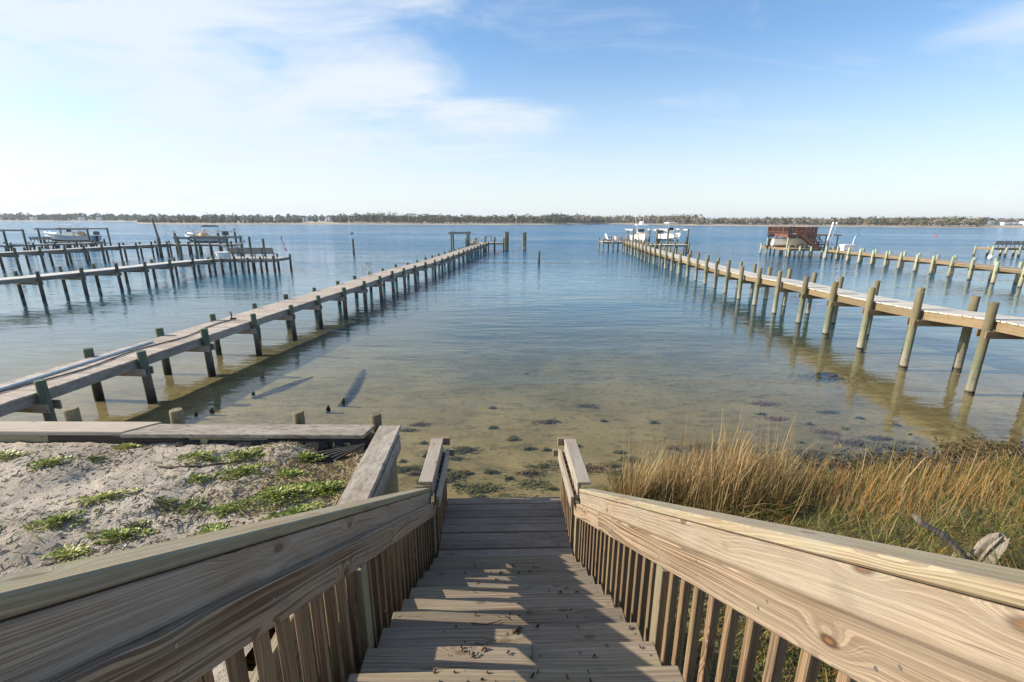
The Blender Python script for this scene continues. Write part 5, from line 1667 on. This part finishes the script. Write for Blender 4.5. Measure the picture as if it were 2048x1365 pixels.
# (x, y, radius x, radius y, height, leaves, palette, label)
PLANTS = [
    (-5.15, 4.55, .20, .14, .10, 190, LG, 'bright green leafy plant alone on the sand at the far left'),
    (-5.9, 4.78, .34, .14, .07, 190, LY, 'yellow green mat of leaves on the sand at the left edge'),
    (-4.66, 5.0, .20, .10, .06, 130, LY, 'yellow green plant against the dark bulkhead timber'),
    (-4.82, 4.72, .14, .09, .05, 80, LD, 'small dull plant just below the dark bulkhead timber'),
    (-3.62, 4.72, .19, .13, .08, 150, LG, 'green plant left of the twig near the bulkhead'),
    (-3.15, 4.78, .34, .16, .10, 320, LG, 'broad green mat right of the twig near the bulkhead'),
    (-2.95, 4.45, .30, .15, .09, 280, LG, 'lush green mat in the middle of the sand'),
    (-3.35, 4.32, .14, .09, .06, 90, LG, 'small green tuft left of the lush middle mat'),
    (-2.42, 4.82, .22, .13, .09, 220, LG, 'bright green clump on the strawy sand near the torn cloth'),
    (-2.42, 4.42, .22, .10, .07, 150, LG, 'green clump midway between middle mat and return wall'),
    (-2.32, 4.02, .48, .17, .10, 520, LG, 'largest green mat of leaves on the sand'),
    (-2.0, 3.72, .30, .15, .10, 340, LG, 'green mat nearest the stair rail and return wall'),
    (-1.92, 4.15, .26, .16, .11, 330, LG, 'tall bright plant beside the black cloth of the return wall'),
    (-4.02, 3.95, .27, .09, .06, 150, LY, 'pale yellowish sprawling plant in the middle left sand'),
    (-3.42, 3.92, .22, .11, .06, 140, LD, 'dull green sprawling plant left of the scooped hollow'),
    (-3.12, 3.88, .19, .16, .09, 200, LD, 'dark green bushy plant at the scooped hollow'),
    (-2.75, 3.82, .20, .09, .06, 120, LG, 'narrow green plant right of the scooped hollow'),
    (-4.15, 3.60, .23, .13, .09, 230, LG, 'green plant on the left sand slope with long shadow'),
    (-4.72, 3.45, .17, .10, .06, 110, LD, 'small dark plant at the lower left of the sand'),
    (-3.47, 3.45, .30, .11, .08, 260, LG, 'long green plant in the lower middle of the sand'),
    (-3.42, 3.60, .16, .08, .05, 90, LD, 'dark little plant just above the long green one'),
    (-2.62, 3.42, .23, .17, .10, 270, LG, 'round green plant close above the stair cap rail'),
    (-3.72, 3.22, .24, .10, .05, 120, LY, 'withered yellowish plant in the lower left sand'),
    (-2.72, 3.12, .16, .10, .07, 140, LG, 'green plant touching the stair cap rail from behind'),
    (-3.14, 3.05, .30, .14, .08, 230, LD, 'dark grassy plant just behind the stair cap rail'),
    (-3.5, 3.08, .12, .08, .05, 80, LG, 'tiny green plant left of the dark grassy one'),
    (-4.9, 3.1, .22, .09, .05, 110, LD, 'dark sprawling plant at the left picture edge, low down'),
    (-3.95, 2.72, .30, .12, .05, 140, LD, 'dark flat plant among shells at the bottom left'),
]
for i, (x, y, rx, ry, h, nl, pal, lab) in enumerate(PLANTS):
    V, F, K = leaf_mesh(100 + i, int(nl * 1.9), rx * 0.95, ry * 0.95, h * 0.6, pal, 0.034)
    o = mesh_np('sand_plant', V, F, M['leaf'], K, loc=(x, y, yard_z(x, y) - 0.01))
    o.rotation_euler.z = rnd.uniform(-0.2, 0.35)
    tag(o, lab, 'plant', 'low plants on the sand')


def litter(name, label, n, region, zf, lr, wr, pal, kind='stuff', flat=0.12):
    V, F, K = [], [], []
    for i in range(n):
        x, y = region()
        z = zf(x, y)
        l = rnd.uniform(*lr); w = rnd.uniform(*wr)
        a = rnd.uniform(0, math.pi); t = rnd.uniform(-flat, flat * 2)
        d = Vector((math.cos(a) * l, math.sin(a) * l, l * t)); s = Vector((-math.sin(a) * w, math.cos(a) * w, 0))
        c = Vector((x, y, z + w * 0.5 + abs(l * t) * 0.5)); up = Vector((0, 0, w * 0.9))
        k = len(V)
        for q in (-d - s, d - s * 0.6, d + s * 0.6, -d + s): V.append(tuple(c + q * 0.5 - up * 0.3))
        V.append(tuple(c + up)); V.append(tuple(c + d * 0.4 + up * 0.8))
        F += [(k, k + 1, k + 5, k + 4), (k + 1, k + 2, k + 5), (k + 2, k + 3, k + 4, k + 5), (k + 3, k, k + 4)]
        cc = np.array(rnd.choice(pal)) * rnd.uniform(0.7, 1.3)
        K += [cc] * 6
    o = mesh_np(name, V, F, M['debris'], np.array(K))
    return tag(o, label, 'litter', None, kind)


litter('sand_litter', 'dark twigs and bits scattered over the trampled sand', 1500, lambda: (rnd.uniform(-7.5, -1.75), rnd.uniform(2.3, 5.0)), yard_z, (0.01, 0.05), (0.004, 0.011), [(0.10, 0.075, 0.05), (0.16, 0.12, 0.08), (0.06, 0.05, 0.04), (0.30, 0.24, 0.17)])
litter('straw', 'matted dry straw in the corner of the bulkhead', 2600, lambda: (min(-1.72, -2.15 + 0.42 * rnd.gauss(0, 1)), min(5.02, 4.45 + 0.36 * rnd.gauss(0, 1))), yard_z, (0.03, 0.11), (0.003, 0.007), [(0.40, 0.30, 0.18), (0.30, 0.20, 0.11), (0.48, 0.38, 0.24), (0.20, 0.16, 0.07), (0.24, 0.24, 0.08)], flat=0.15)


def near_plant():
    p = rnd.choice(PLANTS)
    return (min(-1.72, p[0] + rnd.gauss(0, 0.55) * max(0.3, p[2])* 1.6 + 0.05), min(5.02, p[1] + rnd.gauss(0, 0.5) * max(0.2, p[3]) * 1.8))


litter('dry_runners', 'dry brown runners and dead stems around the sand plants', 2400, near_plant, yard_z, (0.03, 0.13), (0.003, 0.007), [(0.26, 0.20, 0.12), (0.17, 0.13, 0.07), (0.34, 0.27, 0.17), (0.16, 0.17, 0.06), (0.12, 0.08, 0.05)], flat=0.1)


def tread_z(x, y):
    if y > Y0 + RUN * 9: return LZ + 0.002
    k = math.ceil((y - Y0) / RUN)
    return Z0 - RISE * k + 0.002


def tread_pt():
    k = rnd.choice([0, 0, 1, 1, 1, 2, 2, 3, 3, 4, 5, 6, 7, 8])
    yn = Y0 + RUN * k
    return (SC(yn) + (rnd.choice((-0.26, -0.22, 0.02, 0.1, 0.42)) + rnd.gauss(0, 0.11 if rnd.random() < 0.7 else 0.3)), yn - RUN * (rnd.uniform(0.03, 0.3) if rnd.random() < 0.75 else rnd.uniform(0.05, 0.95)))


litter('leaf_litter', 'brown cones, twigs and crumbs lying on the upper treads', 95, tread_pt, tread_z, (0.006, 0.03), (0.004, 0.014), [(0.05, 0.035, 0.022), (0.08, 0.05, 0.03), (0.16, 0.10, 0.05)], flat=0.05)
for (x, y, l, a, lab) in ((-0.2, 2.02, 0.12, 0.5, 'thin dark twig on the left of an upper tread'), (0.1, 1.80, 0.16, 1.5, 'curved dark twig lying across the front tread'), (-0.25, 2.3, 0.2, 0.2, 'dark forked twig on the shaded tread')):
    b = MB(); z = tread_z(x, y)
    b.tube([(x, y, z + 0.004), (x + math.cos(a) * l * 0.5, y - 0.02, z + 0.012), (x + math.cos(a) * l, y + math.sin(a) * l * 0.5, z + 0.005)], [0.004, 0.0035, 0.002], 5)
    tag(b.build('twig', M['bark']), lab, 'twig')
# a brown leaf
b = MB(); z = tread_z(0.28, 2.52)
b.poly([(0.28, 2.50, z + 0.01), (0.31, 2.52, z + 0.03), (0.30, 2.56, z + 0.015), (0.265, 2.54, z + 0.006)])
tag(b.build('fallen_leaf', M['rust']), 'single orange brown leaf on a sunlit tread', 'leaf')
# twig and shells on the sand
b = MB(); b.tube([(-3.95 + 0.12 * i, 4.55 - 0.05 * math.sin(i * 0.6) + 0.012 * i, yard_z(-3.95 + 0.12 * i, 4.55) + 0.012) for i in range(9)], [0.012] * 5 + [0.009] * 4, 6)
tag(b.build('fallen_twig', M['bark']), 'dark curved twig on the sand beside the green mats', 'twig')
b = MB(); b.tube([(-5.6 + 0.25 * i, 3.18 + 0.03 * i, yard_z(-5.6 + 0.25 * i, 3.18) + 0.015) for i in range(5)], 0.016, 6)
tag(b.build('fallen_stick', M['bark']), 'straight dark stick on the sand at the left edge', 'stick')
for i, (x, y, lab) in enumerate(((-3.98, 2.90, 'white cup shaped shell at the bottom left of the sand'), (-4.3, 2.62, 'flat white shell low on the left sand'), (-3.62, 3.05, 'small white shell right of the cup shaped one'),
                                 (-4.36, 2.98, 'thin white shell fragment left of the cup shaped one'), (-5.25, 3.75, 'round white shell at the left edge of the sand'), (-3.3, 3.3, 'tiny white shell below the long green plant'))):
    b = MB(); r = (0.05, 0.035, 0.022, 0.04, 0.035, 0.018)[i]
    b.tube([(0, 0, 0), (0, 0, r * 0.25), (0, 0, r * 0.5)], [r * 0.3, r * 0.9, r], 12, cap=False)
    b.poly([(math.cos(a * 0.5236) * r * 0.3, math.sin(a * 0.5236) * r * 0.3, 0.002) for a in range(12)])
    tag(b.build('shell', M['shell'], None, (x, y, yard_z(x, y) + 0.006), Matrix.Rotation(0.5, 3, 'X') @ Matrix.Rotation(i, 3, 'Z')), lab, 'shell')

# driftwood stump in the grass
gz = ground_z(4.75, 3.95)
ds = empty('driftwood_stump', (4.75, 3.95, gz), 'bleached driftwood stump with a bare branch in the grass', 'driftwood')


def rough_limb(pts, rs, n=12, seed=0, amp=0.18):
    b = MB()
    r = random.Random(seed)
    b.tube(pts, rs, n)
    for i, v in enumerate(b.v):
        ring = i // n; j = i % n
        c_ = Vector(pts[ring])
        d = Vector(v) - c_
        k = 1 + amp * math.sin(j * 2.4 + seed) + amp * 0.7 * math.sin(j * 5 + ring * 0.6) + r.uniform(-0.06, 0.06)
        b.v[i] = tuple(c_ + d * k)
    return b


UPX = Matrix.Rotation(rad(-90), 3, 'Y')              # grain of the driftwood runs along the limb


def up_limb(pts, rs, n, seed, amp, jag=0.0):
    b_ = rough_limb([(p[2], p[1], -p[0]) for p in pts], rs, n, seed, amp)
    r_ = random.Random(seed)
    for i in range(len(b_.v) - n, len(b_.v)):
        x_, y_, z_ = b_.v[i]
        b_.v[i] = (x_ + r_.uniform(-jag, jag), y_, z_)
    return b_


up_limb([(0.05, 0.05, -0.1), (0.06, 0.02, 0.08), (0.08, -0.01, 0.20), (0.11, -0.02, 0.31), (0.15, -0.03, 0.40), (0.18, -0.04, 0.46)], [0.10, 0.085, 0.08, 0.078, 0.065, 0.045], 20, 3, 0.26, 0.05).build('trunk', M['drift'], ds, (4.75, 3.95, gz), UPX)
up_limb([(0.0, -0.02, -0.05), (-0.06, -0.02, 0.12), (-0.20, 0.02, 0.30), (-0.36, 0.06, 0.42), (-0.52, 0.1, 0.50), (-0.62, 0.12, 0.60)], [0.042, 0.038, 0.035, 0.033, 0.028, 0.018], 9, 5, 0.18).build('branch', M['drift'], ds, (4.75, 3.95, gz), UPX, smooth=True)
up_limb([(0.1, -0.05, -0.05), (0.16, -0.12, 0.08), (0.24, -0.18, 0.16)], [0.05, 0.045, 0.02], 8, 9, 0.1).build('branch', M['drift'], ds, (4.75, 3.95, gz), UPX, smooth=True)

# things standing in and under the shallow water
lg = rough_limb([(-4.10, 10.1, -0.13), (-4.13, 10.7, -0.14), (-4.26, 11.7, -0.16), (-4.40, 12.6, -0.18), (-4.46, 13.0, -0.19)], [0.07, 0.10, 0.10, 0.09, 0.05], 10, 2, 0.15)
tag(lg.build('sunken_log', M['logwood'], smooth=True), 'dark sunken log lying in the shallows left of centre', 'log')
lg = rough_limb([(-6.45, 10.6, -0.13), (-6.2, 11.1, -0.14), (-5.9, 11.8, -0.16), (-5.7, 12.3, -0.18)], [0.05, 0.09, 0.08, 0.04], 10, 6, 0.15)
tag(lg.build('sunken_timber', M['logwood'], smooth=True), 'second sunken timber lying nearer the grey dock', 'log')
for (x, y, h, lab) in ((-7.03, 9.35, 0.06, 'small black stub just above the water, left of a pair'), (-6.80, 9.55, 0.07, 'small black stub just above the water, right of a pair'),
                       (-6.45, 10.62, 0.05, 'dark tip of a sunken stake near the dock shadow'), (-4.22, 9.7, 0.08, 'black stub at the near end of the sunken log'), (-4.02, 10.1, 0.10, 'black stub beside the sunken log')):
    b = rough_limb([(x, y, -0.5), (x, y, 0.0), (x + 0.01, y, h * 0.7), (x + 0.02, y, h)], [0.045, 0.042, 0.036, 0.015], 8, int(x * 10), 0.25)
    tag(b.build('stub', M['logwood']), lab, 'stump')
b = MB()
pts = [(8.95 + (0.26 + 0.03 * math.sin(a * 1.7)) * math.cos(a * 0.3927), 12.25 + 0.17 * math.sin(a * 0.3927), -0.035 + 0.012 * math.sin(a * 1.1)) for a in range(17)]
b.tube(pts, [0.045 + 0.008 * math.sin(a * 2.3) for a in range(17)], 8)
tag(b.build('sunken_ring', M['logwood'], smooth=True), 'dark ring like object awash near the right dock', 'ring')
# broken bulkhead piles at the right picture edge
lone_pile(11.75, 9.2, 0.75, 0.11, M['pile_b'], 'broken dark piling at the right edge of the picture')


def weed():
    V, F, K = [], [], []
    pal = [(0.085, 0.095, 0.03), (0.115, 0.12, 0.035), (0.14, 0.14, 0.045), (0.12, 0.08, 0.04), (0.16, 0.10, 0.055)]
    spots = []
    for i in range(190):
        x = rnd.uniform(-3.2, 8.5); y = shore_y(x) + abs(rnd.gauss(0, 1.0)) * 1.3 + 0.15
        if x < 1.0: y = 5.6 + abs(rnd.gauss(0, 1)) * 1.7
        if x > 2.2 and rnd.random() < 0.5: continue
        spots.append((x, y, 0.015 + 0.13 * rnd.random() ** 2.6))
    spots += [(0.45, 6.1, .15), (-.1, 6.25, .13), (-.35, 5.75, .1), (0.15, 5.85, .12), (0.55, 7.3, .14), (0.3, 6.7, .14), (-0.6, 6.6, .16), (-1.0, 7.0, .12), (-.9, 7.9, .12), (1.3, 7.2, .16), (0.85, 5.72, .14)]
    for i in range(9): spots.append((rnd.uniform(3.6, 6.2), rnd.uniform(7.2, 8.0), rnd.uniform(0.12, 0.28)))
    spots += [(8.9, 12.2, .42), (8.7, 12.3, .3)]
    for (x, y, r) in spots:
        c = np.array(pal[rnd.randrange(5) if rnd.random() < 0.6 else rnd.randrange(3)])
        n = int(50 + 520 * r)
        for k in range(n):
            px_ = x + rnd.gauss(0, 1) * r * 1.2; py_ = y + rnd.gauss(0, 1) * r * 0.5
            z = ground_z(px_, py_)
            a = 0.25 + rnd.gauss(0, 0.5); l = rnd.uniform(0.04, 0.13); w = rnd.uniform(0.005, 0.012)
            lift_ = rnd.uniform(0.005, 0.05)
            d = (math.cos(a) * l, math.sin(a) * l); q = len(V)
            V.extend([(px_ - d[1] * w / l, py_ + d[0] * w / l, z + 0.002), (px_ + d[1] * w / l, py_ - d[0] * w / l, z + 0.002), (px_ + d[0] * .6 + d[1] * w / l, py_ + d[1] * .6 - d[0] * w / l, min(-0.004, z + lift_)), (px_ + d[0] * .6 - d[1] * w / l, py_ + d[1] * .6 + d[0] * w / l, min(-0.004, z + lift_)), (px_ + d[0], py_ + d[1], min(-0.004, z + lift_ * 0.7))])
            F.extend([(q, q + 1, q + 2, q + 3), (q + 3, q + 2, q + 4)])
            K.extend([c * rnd.uniform(0.7, 1.3)] * 5)
    o = mesh_np('seaweed', V, F, M['grass'], np.array(K))
    tag(o, 'dark green and brown weed tufts on the sandy bottom', 'seaweed', None, 'stuff')


weed()


def wrack():
    def reg():
        x = rnd.uniform(4.5, 14); return x, shore_y(x) + rnd.gauss(0.0, 0.28)
    litter('wrack_line', 'dark washed up weed along the waterline at the right', 5200, reg, lambda x, y: max(ground_z(x, y), -0.02), (0.02, 0.10), (0.01, 0.03), [(0.035, 0.025, 0.018), (0.06, 0.035, 0.022), (0.07, 0.065, 0.02), (0.12, 0.09, 0.05)], flat=0.4)


wrack()


# ------------------------------------------------------------------ haze
hb = MB()
hb.box((0, 2030, 9.5), (5200, 4260, 25.4))
hz_mat = bpy.data.materials.new('sea_haze')
hz_mat.use_nodes = True
hz_mat.node_tree.nodes.clear()
_o = N(hz_mat.node_tree, 'ShaderNodeOutputMaterial')
_v = N(hz_mat.node_tree, 'ShaderNodeVolumePrincipled', ins={'Color': (0.80, 0.90, 1.0, 1), 'Density': 0.00022, 'Anisotropy': 0.2})
hz_mat.node_tree.links.new(_v.outputs[0], _o.inputs['Volume'])
tag(hb.build('haze', hz_mat), 'thin bluish sea haze over the water', None, None, 'stuff')
